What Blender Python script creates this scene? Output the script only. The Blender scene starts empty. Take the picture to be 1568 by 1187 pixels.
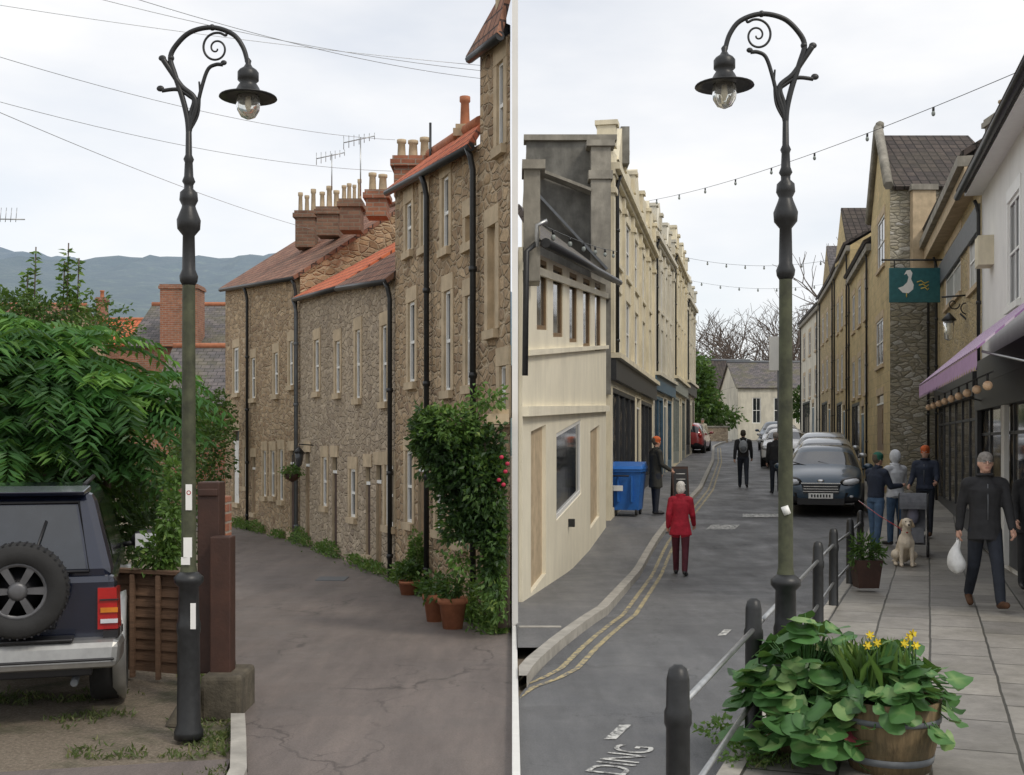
import bpy, math, random
import numpy as np
from mathutils import Vector, Matrix, noise
R=random.Random(7); NR=np.random.RandomState(5)
V=Vector
F,CX,HY,CH=1800.,784.,680.,1.95
def P(u,v,d): return V(((u-CX)/F*d,d,CH-(v-HY)/F*d))
def XU(u,d): return (u-CX)/F*d
def ZV(v,d): return CH-(v-HY)/F*d
def interp(pts,y): return float(np.interp(y,[p[0] for p in pts],[p[1] for p in pts]))
GP=[(0,0),(13,0),(18.5,-.12),(21,-.04),(26,.3),(36,.65),(70,1.95),(90,2.4),(200,2.6)]
def g(y): return interp(GP,y)
def gz(x,y): return g(y) if x>0.03 else 0.0
# ---------------------------------------------------------------- mesh builder
class MB:
    def __init__(s): s.v=[];s.f=[];s.m=[];s.s=[];s.mats=[];s.M=None
    def mi(s,m):
        if m not in s.mats: s.mats.append(m)
        return s.mats.index(m)
    def av(s,p):
        p=V(p)
        if s.M: p=s.M@p
        s.v.append(tuple(p)); return len(s.v)-1
    def fa(s,idx,m,sm=False): s.f.append(tuple(idx)); s.m.append(s.mi(m)); s.s.append(sm)
    def poly(s,pts,m,sm=False): s.fa([s.av(p) for p in pts],m,sm)
    def hexa(s,c,m):
        i=[s.av(p) for p in c]
        for f in ((0,3,2,1),(4,5,6,7),(0,1,5,4),(1,2,6,5),(2,3,7,6),(3,0,4,7)): s.fa([i[k] for k in f],m)
    def box(s,c,sz,m,rz=0):
        c=V(c); a,b,h=sz[0]/2,sz[1]/2,sz[2]/2; q=Matrix.Rotation(rz,3,'Z')
        s.hexa([c+q@V(p) for p in ((-a,-b,-h),(a,-b,-h),(a,b,-h),(-a,b,-h),(-a,-b,h),(a,-b,h),(a,b,h),(-a,b,h))],m)
    def b2(s,x0,x1,y0,y1,z0,z1,m): s.box(((x0+x1)/2,(y0+y1)/2,(z0+z1)/2),(x1-x0,y1-y0,z1-z0),m)
    def slab(s,p,th,m):
        p=[V(q) for q in p]; n=(p[1]-p[0]).cross(p[3]-p[0]).normalized()*th
        s.hexa([q-n for q in p]+p,m)
    def tube(s,pts,r,m,n=8,cap=True,sm=True):
        pts=[V(p) for p in pts]; k=len(pts); rr=r if isinstance(r,(list,tuple)) else [r]*k
        up=None; rings=[]
        for i in range(k):
            t=(pts[min(i+1,k-1)]-pts[max(i-1,0)])
            if t.length<1e-9: t=V((0,0,1))
            t.normalize()
            if up is None:
                up=V((0,0,1)) if abs(t.z)<.9 else V((1,0,0))
            a=t.cross(up)
            if a.length<1e-6: a=t.cross(V((0,1,0)))
            a.normalize(); b=a.cross(t).normalized(); up=b
            rings.append([s.av(pts[i]+(a*math.cos(2*math.pi*j/n)+b*math.sin(2*math.pi*j/n))*rr[i]) for j in range(n)])
        for i in range(k-1):
            for j in range(n): s.fa((rings[i][j],rings[i][(j+1)%n],rings[i+1][(j+1)%n],rings[i+1][j]),m,sm)
        if cap: s.fa(rings[0][::-1],m); s.fa(rings[-1],m)
    def lathe(s,prof,m,c=(0,0,0),n=20,axis=None,sm=True,cap=True):
        c=V(c); q=Matrix.Identity(3)
        if axis is not None: q=V((0,0,1)).rotation_difference(V(axis)).to_matrix()
        rings=[[s.av(c+q@V((r*math.cos(2*math.pi*j/n),r*math.sin(2*math.pi*j/n),z))) for j in range(n)] for r,z in prof]
        for i in range(len(prof)-1):
            for j in range(n): s.fa((rings[i][j],rings[i][(j+1)%n],rings[i+1][(j+1)%n],rings[i+1][j]),m,sm)
        if cap: s.fa(rings[0][::-1],m); s.fa(rings[-1],m)
    def ell(s,c,r,m,nu=14,nv=8,rot=None):
        c=V(c)
        if not isinstance(r,(list,tuple)): r=(r,r,r)
        q=rot or Matrix.Identity(3); rings=[]
        for i in range(1,nv):
            a=math.pi*i/nv
            rings.append([s.av(c+q@V((r[0]*math.sin(a)*math.cos(2*math.pi*j/nu),r[1]*math.sin(a)*math.sin(2*math.pi*j/nu),-r[2]*math.cos(a)))) for j in range(nu)])
        b=s.av(c+q@V((0,0,-r[2]))); t=s.av(c+q@V((0,0,r[2])))
        for j in range(nu):
            s.fa((b,rings[0][(j+1)%nu],rings[0][j]),m,True); s.fa((t,rings[-1][j],rings[-1][(j+1)%nu]),m,True)
            for i in range(nv-2): s.fa((rings[i][j],rings[i][(j+1)%nu],rings[i+1][(j+1)%nu],rings[i+1][j]),m,True)
    def mesh(s,name,uv=True):
        me=bpy.data.meshes.new(name); me.from_pydata(s.v,[],s.f)
        for m in s.mats: me.materials.append(m)
        me.polygons.foreach_set('material_index',s.m); me.polygons.foreach_set('use_smooth',s.s)
        if uv and len(s.f)<60000:
            l=me.uv_layers.new(name='UVMap'); buf=[]
            for p in me.polygons:
                n=p.normal
                if abs(n.z)>.95: h=V((1,0,0)); w=V((0,1,0))
                else: h=V((-n.y,n.x,0)).normalized(); w=n.cross(h)
                for vi in p.vertices:
                    co=me.vertices[vi].co; buf+= [co.dot(h),co.dot(w)]
            l.data.foreach_set('uv',buf)
        me.update(); return me
    def build(s,name,parent=None,bevel=0,sub=0,loc=None,rz=0,uv=True):
        o=bpy.data.objects.new(name,s.mesh(name,uv)); bpy.context.collection.objects.link(o)
        if parent: o.parent=parent
        if loc is not None: o.location=loc
        o.rotation_euler[2]=rz
        if bevel:
            b=o.modifiers.new('bev','BEVEL'); b.width=bevel; b.segments=2; b.limit_method='ANGLE'; b.angle_limit=.6
        if sub:
            b=o.modifiers.new('sub','SUBSURF'); b.levels=sub; b.render_levels=sub
        return o
def grp(name,loc=(0,0,0),rz=0):
    o=bpy.data.objects.new(name,None); bpy.context.collection.objects.link(o); o.location=loc; o.rotation_euler[2]=rz; o.empty_display_size=.2
    return o
# ---------------------------------------------------------------- materials
class NT:
    def __init__(s,name):
        s.mat=bpy.data.materials.new(name); s.mat.use_nodes=True; s.t=s.mat.node_tree; s.N=s.t.nodes; s.b=s.N['Principled BSDF']
        s.co=s.N.new('ShaderNodeTexCoord')
    def n(s,t,**k):
        x=s.N.new(t)
        for a,b in k.items(): setattr(x,a,b)
        return x
    def l(s,a,b): s.t.links.new(a,b)
    def map(s,src,scale=(1,1,1),rot=(0,0,0)):
        m=s.n('ShaderNodeMapping'); s.l(src,m.inputs[0]); m.inputs['Scale'].default_value=scale; m.inputs['Rotation'].default_value=rot; return m.outputs[0]
    def noise(s,src,scale,det=4,rough=.6):
        x=s.n('ShaderNodeTexNoise'); s.l(src,x.inputs['Vector']); x.inputs['Scale'].default_value=scale; x.inputs['Detail'].default_value=det; x.inputs['Roughness'].default_value=rough; return x.outputs[0]
    def ramp(s,f,stops):
        r=s.n('ShaderNodeValToRGB'); s.l(f,r.inputs[0]); e=r.color_ramp.elements
        while len(e)<len(stops): e.new(.5)
        for i,(p,c) in enumerate(stops): e[i].position=p; e[i].color=(*c,1) if len(c)==3 else c
        return r.outputs[0]
    def mix(s,f,a,b,mode='MIX'):
        m=s.n('ShaderNodeMix'); m.data_type='RGBA'; m.blend_type=mode
        for k,x in ((0,f),(6,a),(7,b)):
            if isinstance(x,(int,float)): m.inputs[k].default_value=x
            elif isinstance(x,tuple): m.inputs[k].default_value=(*x,1) if len(x)==3 else x
            else: s.l(x,m.inputs[k])
        return m.outputs[2]
    def math(s,op,a,b=0,clamp=False):
        m=s.n('ShaderNodeMath'); m.operation=op; m.use_clamp=clamp
        for k,x in ((0,a),(1,b)):
            if isinstance(x,(int,float)): m.inputs[k].default_value=x
            else: s.l(x,m.inputs[k])
        return m.outputs[0]
    def bump(s,h,st=.3,d=.02):
        b=s.n('ShaderNodeBump'); s.l(h,b.inputs['Height']); b.inputs['Strength'].default_value=st; b.inputs['Distance'].default_value=d; s.l(b.outputs[0],s.b.inputs['Normal'])
    def set(s,**k):
        for a,b in k.items():
            a=a.replace('_',' ')
            if isinstance(b,(int,float)): s.b.inputs[a].default_value=b
            elif isinstance(b,tuple): s.b.inputs[a].default_value=(*b,1)
            else: s.l(b,s.b.inputs[a])
def sc(c,k): return tuple(min(1,x*k) for x in c)
def simple(name,col,rough=.6,metal=0,var=.2,scale=9,bump=0,coat=0,stain=0):
    t=NT(name); o=t.co.outputs['Object']
    c=t.ramp(t.noise(o,scale,5),[(.3,sc(col,1-var)),(.7,sc(col,1+var))])
    if stain:
        st=t.noise(t.map(o,(1.3,1.3,.35)),1.6,6,.7)
        c=t.mix(t.ramp(st,[(.42,(0,0,0)),(.75,(stain,)*3)]),c,sc(col,.35))
    t.set(Base_Color=c,Roughness=rough,Metallic=metal)
    if coat: t.set(Coat_Weight=coat,Coat_Roughness=.08)
    if bump: t.bump(t.noise(o,scale*6,4),bump,.01)
    return t.mat
def stone(name,cols,mortar,scale=5.,zs=1.9,wear=.35,edge=.05,st=.7):
    t=NT(name); o=t.co.outputs['Object']
    nz=t.n('ShaderNodeTexNoise'); t.l(o,nz.inputs['Vector']); nz.inputs['Scale'].default_value=3
    add=t.n('ShaderNodeVectorMath',operation='MULTIPLY_ADD'); t.l(nz.outputs['Color'],add.inputs[0]); add.inputs[1].default_value=(.12,.12,.12); t.l(o,add.inputs[2])
    m=t.map(add.outputs[0],(1,1,zs))
    a=t.n('ShaderNodeTexVoronoi'); t.l(m,a.inputs['Vector']); a.inputs['Scale'].default_value=scale
    e=t.n('ShaderNodeTexVoronoi',feature='DISTANCE_TO_EDGE'); t.l(m,e.inputs['Vector']); e.inputs['Scale'].default_value=scale
    sep=t.n('ShaderNodeSeparateColor'); t.l(a.outputs['Color'],sep.inputs[0])
    k=len(cols); c=t.ramp(sep.outputs[0],[(i/(k-1),cols[i]) for i in range(k)])
    c=t.mix(.6,c,t.ramp(t.noise(o,22,5,.7),[(.3,(.5,.5,.5)),(.7,(1.25,1.25,1.25))]),'MULTIPLY')
    ef=t.ramp(e.outputs['Distance'],[(edge*.4,(1,1,1)),(edge*1.6,(0,0,0))])
    c=t.mix(ef,c,mortar)
    # recess shade painted in as random dark blotches over the stones
    c=t.mix(t.ramp(t.noise(o,9,4,.8),[(.56,(0,0,0)),(.7,(.55,.55,.55))]),c,sc(cols[0],.4))
    w=t.noise(t.map(o,(1,1,.5)),.7,5,.65)
    c=t.mix(t.ramp(w,[(.38,(0,0,0)),(.72,(wear,)*3)]),c,sc(cols[0],.45))
    t.set(Base_Color=c,Roughness=.9)
    h=t.ramp(e.outputs['Distance'],[(0,(0,0,0)),(.14,(1,1,1))])
    t.bump(t.mix(.35,h,t.noise(o,30,4)),st,.05); return t.mat
def brick(name,c1,c2,mortar,w=.22,h=.075,ms=.01,off=.5,bump=.5,var=.4,dirt=.4,uv=True,rot=0,rough=.85,dcol=(.07,.065,.04)):
    t=NT(name); o=t.co.outputs['UV'] if uv else t.co.outputs['Object']
    m=t.map(o,(1,1,1),(0,0,rot))
    nz=t.n('ShaderNodeTexNoise'); t.l(m,nz.inputs['Vector']); nz.inputs['Scale'].default_value=2.5
    ad=t.n('ShaderNodeVectorMath',operation='MULTIPLY_ADD'); t.l(nz.outputs['Color'],ad.inputs[0]); ad.inputs[1].default_value=(.02,.02,0); t.l(m,ad.inputs[2])
    b=t.n('ShaderNodeTexBrick'); t.l(ad.outputs[0],b.inputs['Vector']); b.offset=off
    for k,x in (('Color1',(*c1,1)),('Color2',(*c2,1)),('Mortar',(*mortar,1)),('Scale',1),('Mortar Size',ms),('Mortar Smooth',.3),('Brick Width',w),('Row Height',h),('Bias',0)): b.inputs[k].default_value=x
    c=t.mix(var,b.outputs[0],t.ramp(t.noise(t.co.outputs['Object'],6,6,.7),[(.3,(.35,.35,.35)),(.72,(1.5,1.5,1.5))]),'MULTIPLY')
    c=t.mix(t.ramp(t.noise(t.co.outputs['Object'],1.1,5),[(.45,(0,0,0)),(.7,(dirt,)*3)]),c,dcol)
    t.set(Base_Color=c,Roughness=rough)
    t.bump(t.mix(.25,t.math('SUBTRACT',1,b.outputs['Fac']),t.noise(t.co.outputs['Object'],40,4)),bump,.03); return t.mat
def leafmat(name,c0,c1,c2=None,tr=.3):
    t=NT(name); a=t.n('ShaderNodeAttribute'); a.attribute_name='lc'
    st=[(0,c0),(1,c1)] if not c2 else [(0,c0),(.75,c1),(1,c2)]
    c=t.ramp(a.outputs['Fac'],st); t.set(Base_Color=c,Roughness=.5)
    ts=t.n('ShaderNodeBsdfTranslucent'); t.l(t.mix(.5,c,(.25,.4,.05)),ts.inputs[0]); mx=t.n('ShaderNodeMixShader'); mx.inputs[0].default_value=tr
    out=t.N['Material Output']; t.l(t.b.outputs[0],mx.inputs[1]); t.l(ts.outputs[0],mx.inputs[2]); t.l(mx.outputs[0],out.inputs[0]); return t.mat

M={}
M['st_warm']=stone('rubble_stone_warm',[(.27,.175,.10),(.47,.33,.19),(.36,.25,.15),(.60,.44,.27),(.32,.22,.14)],(.54,.43,.29),5.0,1.9,.25,.05,.9)
M['st_grey']=stone('rubble_stone_grey',[(.31,.235,.165),(.50,.40,.28),(.38,.30,.21),(.58,.47,.34),(.34,.27,.2)],(.54,.44,.32),5.6,1.8,.2,.05,.9)
M['st_yel']=stone('rubble_stone_yellow',[(.46,.36,.18),(.60,.47,.26),(.5,.39,.21),(.40,.33,.21)],(.46,.38,.25),4.5,2.2,.35)
M['st_patch']=stone('rubble_stone_tower',[(.26,.24,.17),(.48,.44,.36),(.36,.32,.22),(.6,.58,.53)],(.24,.22,.17),3.8,2.6,.35)
M['ashlar']=simple('ashlar_trim',(.52,.41,.27),.85,var=.2,scale=5,bump=.2,stain=.35)
M['ashlar_g']=simple('ashlar_grey',(.30,.28,.235),.85,var=.3,scale=3,bump=.3,stain=.8)
M['cream']=simple('cream_render',(.80,.745,.59),.8,var=.05,scale=2,bump=.12,stain=.25)
M['cream2']=simple('cream_stone',(.74,.67,.50),.8,var=.10,scale=2,bump=.15,stain=.5)
M['cream3']=simple('pale_stone',(.68,.64,.53),.8,var=.10,scale=2,bump=.15,stain=.55)
M['yelst']=brick('ashlar_yellow',(.58,.45,.23),(.50,.40,.21),(.34,.28,.17),.6,.28,.006,.5,.3,.4,.3)
M['white']=simple('white_render',(.82,.81,.78),.8,var=.04,scale=2,bump=.12,stain=.15)
M['wpaint']=simple('white_gloss_paint',(.8,.8,.77),.4,var=.04)
M['darkwall']=simple('weathered_cement',(.19,.185,.165),.9,var=.4,scale=2.5,bump=.3,stain=.85)
M['redbrick']=brick('red_brick',(.28,.105,.06),(.37,.16,.09),(.3,.25,.2),.22,.075,.01)
M['brnbrick']=brick('sooty_brick',(.17,.09,.06),(.25,.14,.09),(.2,.16,.12),.22,.075,.01)
M['rf_brown']=brick('roof_tile_brown',(.24,.11,.07),(.36,.18,.115),(.06,.035,.03),.17,.20,.014,.5,1,.6,.4)
M['rf_orange']=brick('roof_tile_orange',(.58,.13,.05),(.66,.19,.08),(.18,.05,.025),.2,.24,.018,0,1,.4,.12)
M['rf_slate']=brick('roof_slate',(.10,.095,.10),(.17,.15,.15),(.03,.03,.03),.28,.2,.01,.5,.7,.6,.5,dcol=(.16,.15,.06))
M['rf_dark']=brick('roof_tile_dark',(.05,.04,.038),(.09,.07,.06),(.015,.012,.01),.24,.26,.02,0,1,.6,.3)
M['pot']=simple('chimney_pot_buff',(.48,.38,.25),.8,stain=.6)
M['terra']=simple('terracotta',(.42,.16,.08),.8,stain=.3)
M['lead']=simple('lead_grey',(.13,.14,.15),.6,var=.2)
M['iron']=simple('cast_iron_black',(.016,.017,.018),.42,var=.35,scale=20,bump=.1)
M['green_iron']=simple('lichen_green_paint',(.055,.06,.03),.6,var=.45,scale=14,bump=.15,stain=.5)
M['blk']=simple('black_paint',(.012,.012,.014),.45)
M['rubber']=simple('rubber',(.018,.018,.018),.8,bump=.2)
M['steel']=simple('galvanised_steel',(.42,.43,.43),.38,.9,var=.2)
M['chrome']=simple('chrome',(.6,.6,.6),.18,1,var=.05)
M['frame_b']=simple('brown_frame',(.22,.14,.07),.5)
M['wood_d']=simple('dark_brown_wood',(.05,.020,.012),.6,var=.3,scale=6,bump=.2,stain=.5)
def woodmat(name,c,h=.12):
    t=NT(name); o=t.co.outputs['Object']
    c1=t.ramp(t.noise(t.map(o,(3,3,40)),1.2,5,.7),[(.3,sc(c,.6)),(.7,sc(c,1.3))]); c1=t.mix(t.ramp(t.noise(o,2,4),[(.45,(0,0,0)),(.75,(.6,.6,.6))]),c1,sc(c,.4))
    t.set(Base_Color=c1,Roughness=.8); t.bump(t.noise(t.map(o,(3,3,50)),1.5,4),.4,.01); return t.mat
def stavemat(name,c):
    t=NT(name); o=t.co.outputs['Object']
    c1=t.ramp(t.noise(t.map(o,(26,26,2)),1.2,5,.7),[(.3,sc(c,.45)),(.7,sc(c,1.35))]); c1=t.mix(t.ramp(t.noise(o,5,4),[(.42,(0,0,0)),(.7,(.7,.7,.7))]),c1,(.06,.055,.03))
    t.set(Base_Color=c1,Roughness=.8); t.bump(t.noise(t.map(o,(26,26,2)),1.5,4),.6,.01); return t.mat
M['fence']=woodmat('fence_wood',(.20,.12,.075)); M['barrel']=stavemat('barrel_oak',(.17,.12,.06))
t=NT('window_glass'); c=t.ramp(t.noise(t.co.outputs['Object'],.8,3),[(.35,(.012,.014,.016)),(.65,(.05,.055,.06))]); t.set(Base_Color=c,Roughness=.06,Specular_IOR_Level=.5); t.bump(t.noise(t.co.outputs['Object'],1.5,2),.05,.02); M['glass']=t.mat
t=NT('shop_window'); o=t.co.outputs['Object']; c=t.ramp(t.noise(t.map(o,(1,1,1.6)),2.6,4,.7),[(.38,(.01,.011,.013)),(.52,(.05,.05,.05)),(.62,(.25,.2,.13)),(.7,(.10,.16,.2)),(.8,(.3,.08,.05))]); t.set(Base_Color=c,Roughness=.07); M['shopglass']=t.mat
M['curtain']=simple('net_curtain_window',(.42,.42,.40),.35,var=.25,scale=4)
M['carglass']=simple('car_glass',(.02,.024,.03),.05,coat=1)
t=NT('lamp_glass'); t.set(Base_Color=(.9,.9,.85),Roughness=.08,Transmission_Weight=.85,IOR=1.2); M['lampglass']=t.mat
M['lampdim']=simple('lamp_frosted_bulb',(.78,.72,.58),.35,var=.05)
def asphalt(name,c0,c1,patch,crack=True,ck=.7):
    t=NT(name); o=t.co.outputs['Object']
    c=t.ramp(t.noise(o,70,7,.9),[(.33,c0),(.68,c1)])
    c=t.mix(.6,c,t.ramp(t.noise(t.map(o,(1.8,.3,1),(0,0,-.3)),1.3,8,.75),[(.32,(.55,.55,.56)),(.5,(1,1,1)),(.68,(1.5,1.46,1.42))]),'MULTIPLY')
    if crack:
        nn=t.n('ShaderNodeTexNoise'); t.l(o,nn.inputs['Vector']); nn.inputs['Scale'].default_value=2.2; nn.inputs['Detail'].default_value=6
        ad=t.n('ShaderNodeVectorMath',operation='MULTIPLY_ADD'); t.l(nn.outputs['Color'],ad.inputs[0]); ad.inputs[1].default_value=(.7,.7,.7); t.l(o,ad.inputs[2])
        for scl,asp,wd in ((.42,.4,.008),(.9,1.3,.006)):
            e=t.n('ShaderNodeTexVoronoi',feature='DISTANCE_TO_EDGE'); t.l(t.map(ad.outputs[0],(1,asp,1)),e.inputs['Vector']); e.inputs['Scale'].default_value=scl
            cf=t.ramp(e.outputs['Distance'],[(0,(ck,)*3),(wd,(0,0,0))]); cf=t.mix(1.0,cf,t.ramp(t.noise(o,.7,3),[(.45,(0,0,0)),(.55,(1,1,1))]),'MULTIPLY'); c=t.mix(cf,c,sc(c0,.45))
    p=t.ramp(t.noise(o,.45,3),[(.56,(0,0,0)),(.58,(.4,.4,.4))]); c=t.mix(p,c,patch)
    sp=t.n('ShaderNodeTexVoronoi'); t.l(o,sp.inputs['Vector']); sp.inputs['Scale'].default_value=3.2; c=t.mix(t.ramp(sp.outputs['Distance'],[(.02,(.6,.6,.6)),(.045,(0,0,0))]),c,(.32,.32,.28))
    t.set(Base_Color=c,Roughness=t.ramp(t.noise(o,1.2,6),[(.3,(.4,.4,.4)),(.7,(.85,.85,.85))])); t.bump(t.noise(o,90,5,.85),.8,.01); return t.mat
M['lane']=asphalt('lane_asphalt',(.105,.088,.08),(.25,.21,.19),(.15,.13,.12))
M['road']=asphalt('road_asphalt',(.085,.088,.092),(.19,.193,.20),(.095,.097,.10),True,.5)
M['pavel']=asphalt('pavement_asphalt',(.10,.10,.105),(.20,.20,.20),(.13,.13,.13),False)
M['flag']=brick('flagstone',(.33,.31,.275),(.20,.19,.175),(.05,.048,.04),.85,.5,.012,.37,.4,.4,.35,uv=False,rot=-1.23,rough=.5)
M['kerb']=simple('kerb_stone',(.38,.36,.32),.8,var=.25,scale=6,bump=.3,stain=.3)
def wornpaint(name,col):
    t=NT(name); o=t.co.outputs['Object']; c=t.mix(t.ramp(t.noise(o,14,6,.8),[(.46,(0,0,0)),(.56,(1,1,1))]),col,(.14,.14,.14)); t.set(Base_Color=c,Roughness=.75); return t.mat
M['wline']=wornpaint('white_road_paint',(.6,.6,.57)); M['yline']=wornpaint('yellow_road_paint',(.46,.38,.2))
M['yel']=simple('yellow_paint',(.6,.45,.1))
t=NT('earth_gravel'); o=t.co.outputs['Object']; c=t.ramp(t.noise(o,45,6,.85),[(.3,(.13,.10,.07)),(.55,(.32,.265,.20)),(.72,(.55,.48,.38))])
c=t.mix(t.ramp(t.noise(o,1.4,6,.7),[(.5,(0,0,0)),(.62,(.7,.7,.7))]),c,t.ramp(t.noise(o,30,3),[(.3,(.05,.055,.03)),(.7,(.13,.14,.07))])); t.set(Base_Color=c,Roughness=.95); t.bump(t.noise(o,60,5,.8),1,.03); M['earth']=t.mat
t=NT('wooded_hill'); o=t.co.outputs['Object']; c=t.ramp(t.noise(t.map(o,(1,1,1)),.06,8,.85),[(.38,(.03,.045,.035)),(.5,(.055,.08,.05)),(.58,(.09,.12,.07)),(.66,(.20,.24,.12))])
sy=t.n('ShaderNodeSeparateXYZ'); t.l(o,sy.inputs[0]); haze_paint=t.ramp(t.math('DIVIDE',sy.outputs[1],1200.),[(.2,(.2,.2,.2)),(.5,(.55,.55,.55)),(1,(.82,.82,.82))]); c=t.mix(haze_paint,c,(.20,.26,.335)); t.set(Base_Color=c,Roughness=1); M['hill']=t.mat  # distance haze painted into the hill colour, bluer further off
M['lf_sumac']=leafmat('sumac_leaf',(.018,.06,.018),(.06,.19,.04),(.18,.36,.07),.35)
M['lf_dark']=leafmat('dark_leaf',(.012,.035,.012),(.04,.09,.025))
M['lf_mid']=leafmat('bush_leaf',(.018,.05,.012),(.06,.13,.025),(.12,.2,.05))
M['lf_light']=leafmat('light_leaf',(.05,.11,.02),(.13,.24,.05),(.22,.3,.08))
M['lf_grass']=leafmat('verge_grass',(.06,.08,.025),(.13,.17,.06),(.26,.24,.12))
M['lf_round']=leafmat('round_leaf',(.03,.085,.025),(.08,.20,.055),(.22,.34,.12),.2)
M['lf_red']=leafmat('red_leaf',(.16,.03,.04),(.35,.07,.09))
M['twig']=simple('twig_bark',(.12,.095,.08),.9,var=.3)
M['bark']=simple('bark',(.09,.07,.05),.9,var=.4,bump=.5)
M['flower']=simple('rose_flower',(.45,.02,.06),.6); M['daff']=simple('daffodil_petals',(.75,.58,.03),.6)
# ---------------------------------------------------------------- ground, roads
mb=MB(); xs=[-3000,-800,-200,-60,-25,-12,-6,-3,-.02,.03,1,3,6,9,12,16,20,30,60,200,800,3000]; ys=[-300,0,4,8,10,13,16,18.5,21,23.5,26,31,36,45,55,70,90,200,800,3500]
idx=[[mb.av((x,y,gz(x,y)-.03)) for x in xs] for y in ys]
for i in range(len(ys)-1):
    for j in range(len(xs)-1): mb.fa((idx[i][j],idx[i][j+1],idx[i+1][j+1],idx[i+1][j]),M['earth'])
mb.build('ground')
def strip(mb,fa,fb,ys,dz,m,z=g,side=None):
    for a,b in zip(ys[:-1],ys[1:]):
        q=[(fa(a),a,z(a)+dz),(fb(a),a,z(a)+dz),(fb(b),b,z(b)+dz),(fa(b),b,z(b)+dz)]
        mb.poly(q,m)
        if side:
            mb.poly([q[0],q[3],(q[3][0],q[3][1],q[3][2]-side),(q[0][0],q[0][1],q[0][2]-side)],m)
            mb.poly([q[1],q[2],(q[2][0],q[2][1],q[2][2]-side),(q[1][0],q[1][1],q[1][2]-side)],m)
KLp=[(0,.06),(9.2,.09),(10,.2),(11.5,.55),(13.5,1.1),(17,1.75),(21.7,2.62),(28,4.1),(34.6,5.6),(50,8.6),(65,11.2),(80,15)]
KRp=[(3,.1),(5.1,.62),(26,8.0),(34,9.6),(52,13),(70,17),(90,22)]
FLp=[(12,.07),(14,.12),(24,1.92),(37,4.44),(44,6.0),(52,7.68),(80,13)]
KL=lambda y:interp(KLp,y); KR=lambda y:interp(KRp,y); FL=lambda y:interp(FLp,y)
YS=[3+.75*i for i in range(24)]+[21+1.5*i for i in range(47)]
mb=MB(); strip(mb,lambda y:max(.04,min(KL(y),KR(y)-.01)) if y>9.6 else .04,KR,YS,0,M['road'])
strip(mb,lambda y:14,lambda y:60,[80,95],0.02,M['road']); mb.build('road')
mb=MB(); yp=[10.75,11.2]+[y for y in YS if y>=12]; strip(mb,lambda y:FL(y)-.3 if y>15 else .052,lambda y:KL(y)-.122,yp,.09,M['pavel'],side=.08)
mb.build('pavement')
mb=MB(); strip(mb,lambda y:max(.056,KL(y)-.12),lambda y:max(.1,KL(y)),[9.4,9.8,10.2,10.6,11.2]+[y for y in YS if y>=12],.1,M['kerb'],side=.12)
mb.b2(.075,.5,11.9,12.0,.092,.098,M['kerb'])
strip(mb,KR,lambda y:KR(y)+.13,YS,.1,M['kerb'],side=.14); mb.build('kerb')
mb=MB(); strip(mb,lambda y:KR(y)+.13,lambda y:max(KR(y)+.3,2.79+.27*y+.3 if y<30 else KR(y)+3),YS,.096,M['flag']); mb.build('flagstone_pavement')
mb=MB()
for o in (.15,.29): strip(mb,lambda y:max(.06,KL(y)+o-max(0,10-y)*.45),lambda y:max(.061,KL(y)+o+.055-max(0,10-y)*.45),[9.0,9.4,9.8,10.2,10.6]+[y for y in YS if y>=11 and y<66],.005,M['yline'])
for a in (8.2,10.2,12.4):
    strip(mb,lambda y:KR(y)-.95 ,lambda y:KR(y)-.87,[a-.45,a-.05],.005,M['wline'])
strip(mb,lambda y:KR(y)-2.9,lambda y:KR(y)-1.9,[26.3,27.1],.005,M['wline']); strip(mb,lambda y:KR(y)-3.4,lambda y:KR(y)-2.8,[24.3,25.0],.005,M['wline'])
mb.build('road_markings')
tc=bpy.data.curves.new('road_text','FONT'); tc.body='LOADING'; tc.size=.36; to=bpy.data.objects.new('road_lettering',tc); bpy.context.collection.objects.link(to)
to.location=(.44,6.35,.006); to.rotation_euler=(0,0,math.radians(68)); to.scale=(.8,1,1); tc.materials.append(M['wline'])
for (x,y) in ((-2.6,17),(3.2,24)):
    mb=MB(); mb.box((x,y,gz(x,y)+.004),(.42,.5,.008),M['lead']); mb.build('manhole_cover')
TP=[(12.3,-.02),(13.27,-.36),(17,-1.69),(19.8,-2.83),(23.2,-4.18),(29,-7.07),(34,-9.6)]
TL=lambda y:interp(TP,y) if y>12.3 else -.0
LP=[(3,-1.15),(6.94,-1.56),(8.36,-1.9),(11,-2.6),(20.6,-4.9),(25,-6.4),(29,-8.3),(34,-10.9)]
LL=lambda y:interp(LP,y)
zz=lambda y:0
yl=[3+.5*i for i in range(63)]
mb=MB(); strip(mb,LL,TL,yl,.0,M['lane'],z=zz); mb.poly([(-3.4,3,-.004),(-1.1,3,-.004),(-1.75,7.3,-.004),(-4.4,6.7,-.004)],M['lane']); mb.build('lane_road')
mb=MB(); strip(mb,lambda y:LL(y)-.1,LL,[3,4,5,6,6.9,7.6,8.3],.05,M['kerb'],z=zz,side=.08); mb.build('lane_kerb')
mb=MB(); mb.b2(0.0,.062,12.2,14.0,-.05,7.4,M['white']); mb.b2(-.0,.068,12.17,14.02,7.4,7.46,M['wpaint']); mb.build('white_divider_strip')  # white strip dividing the two street views, built as a thin wall
mb=MB()
for i in range(9): mb.b2(0,.048,4+i*.908,4+i*.908+.905,-.02,.07,M['wpaint'])
mb.build('white_divider_base',bevel=.004)  # ground length of the white strip dividing the views, shaped like a kerb
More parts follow.
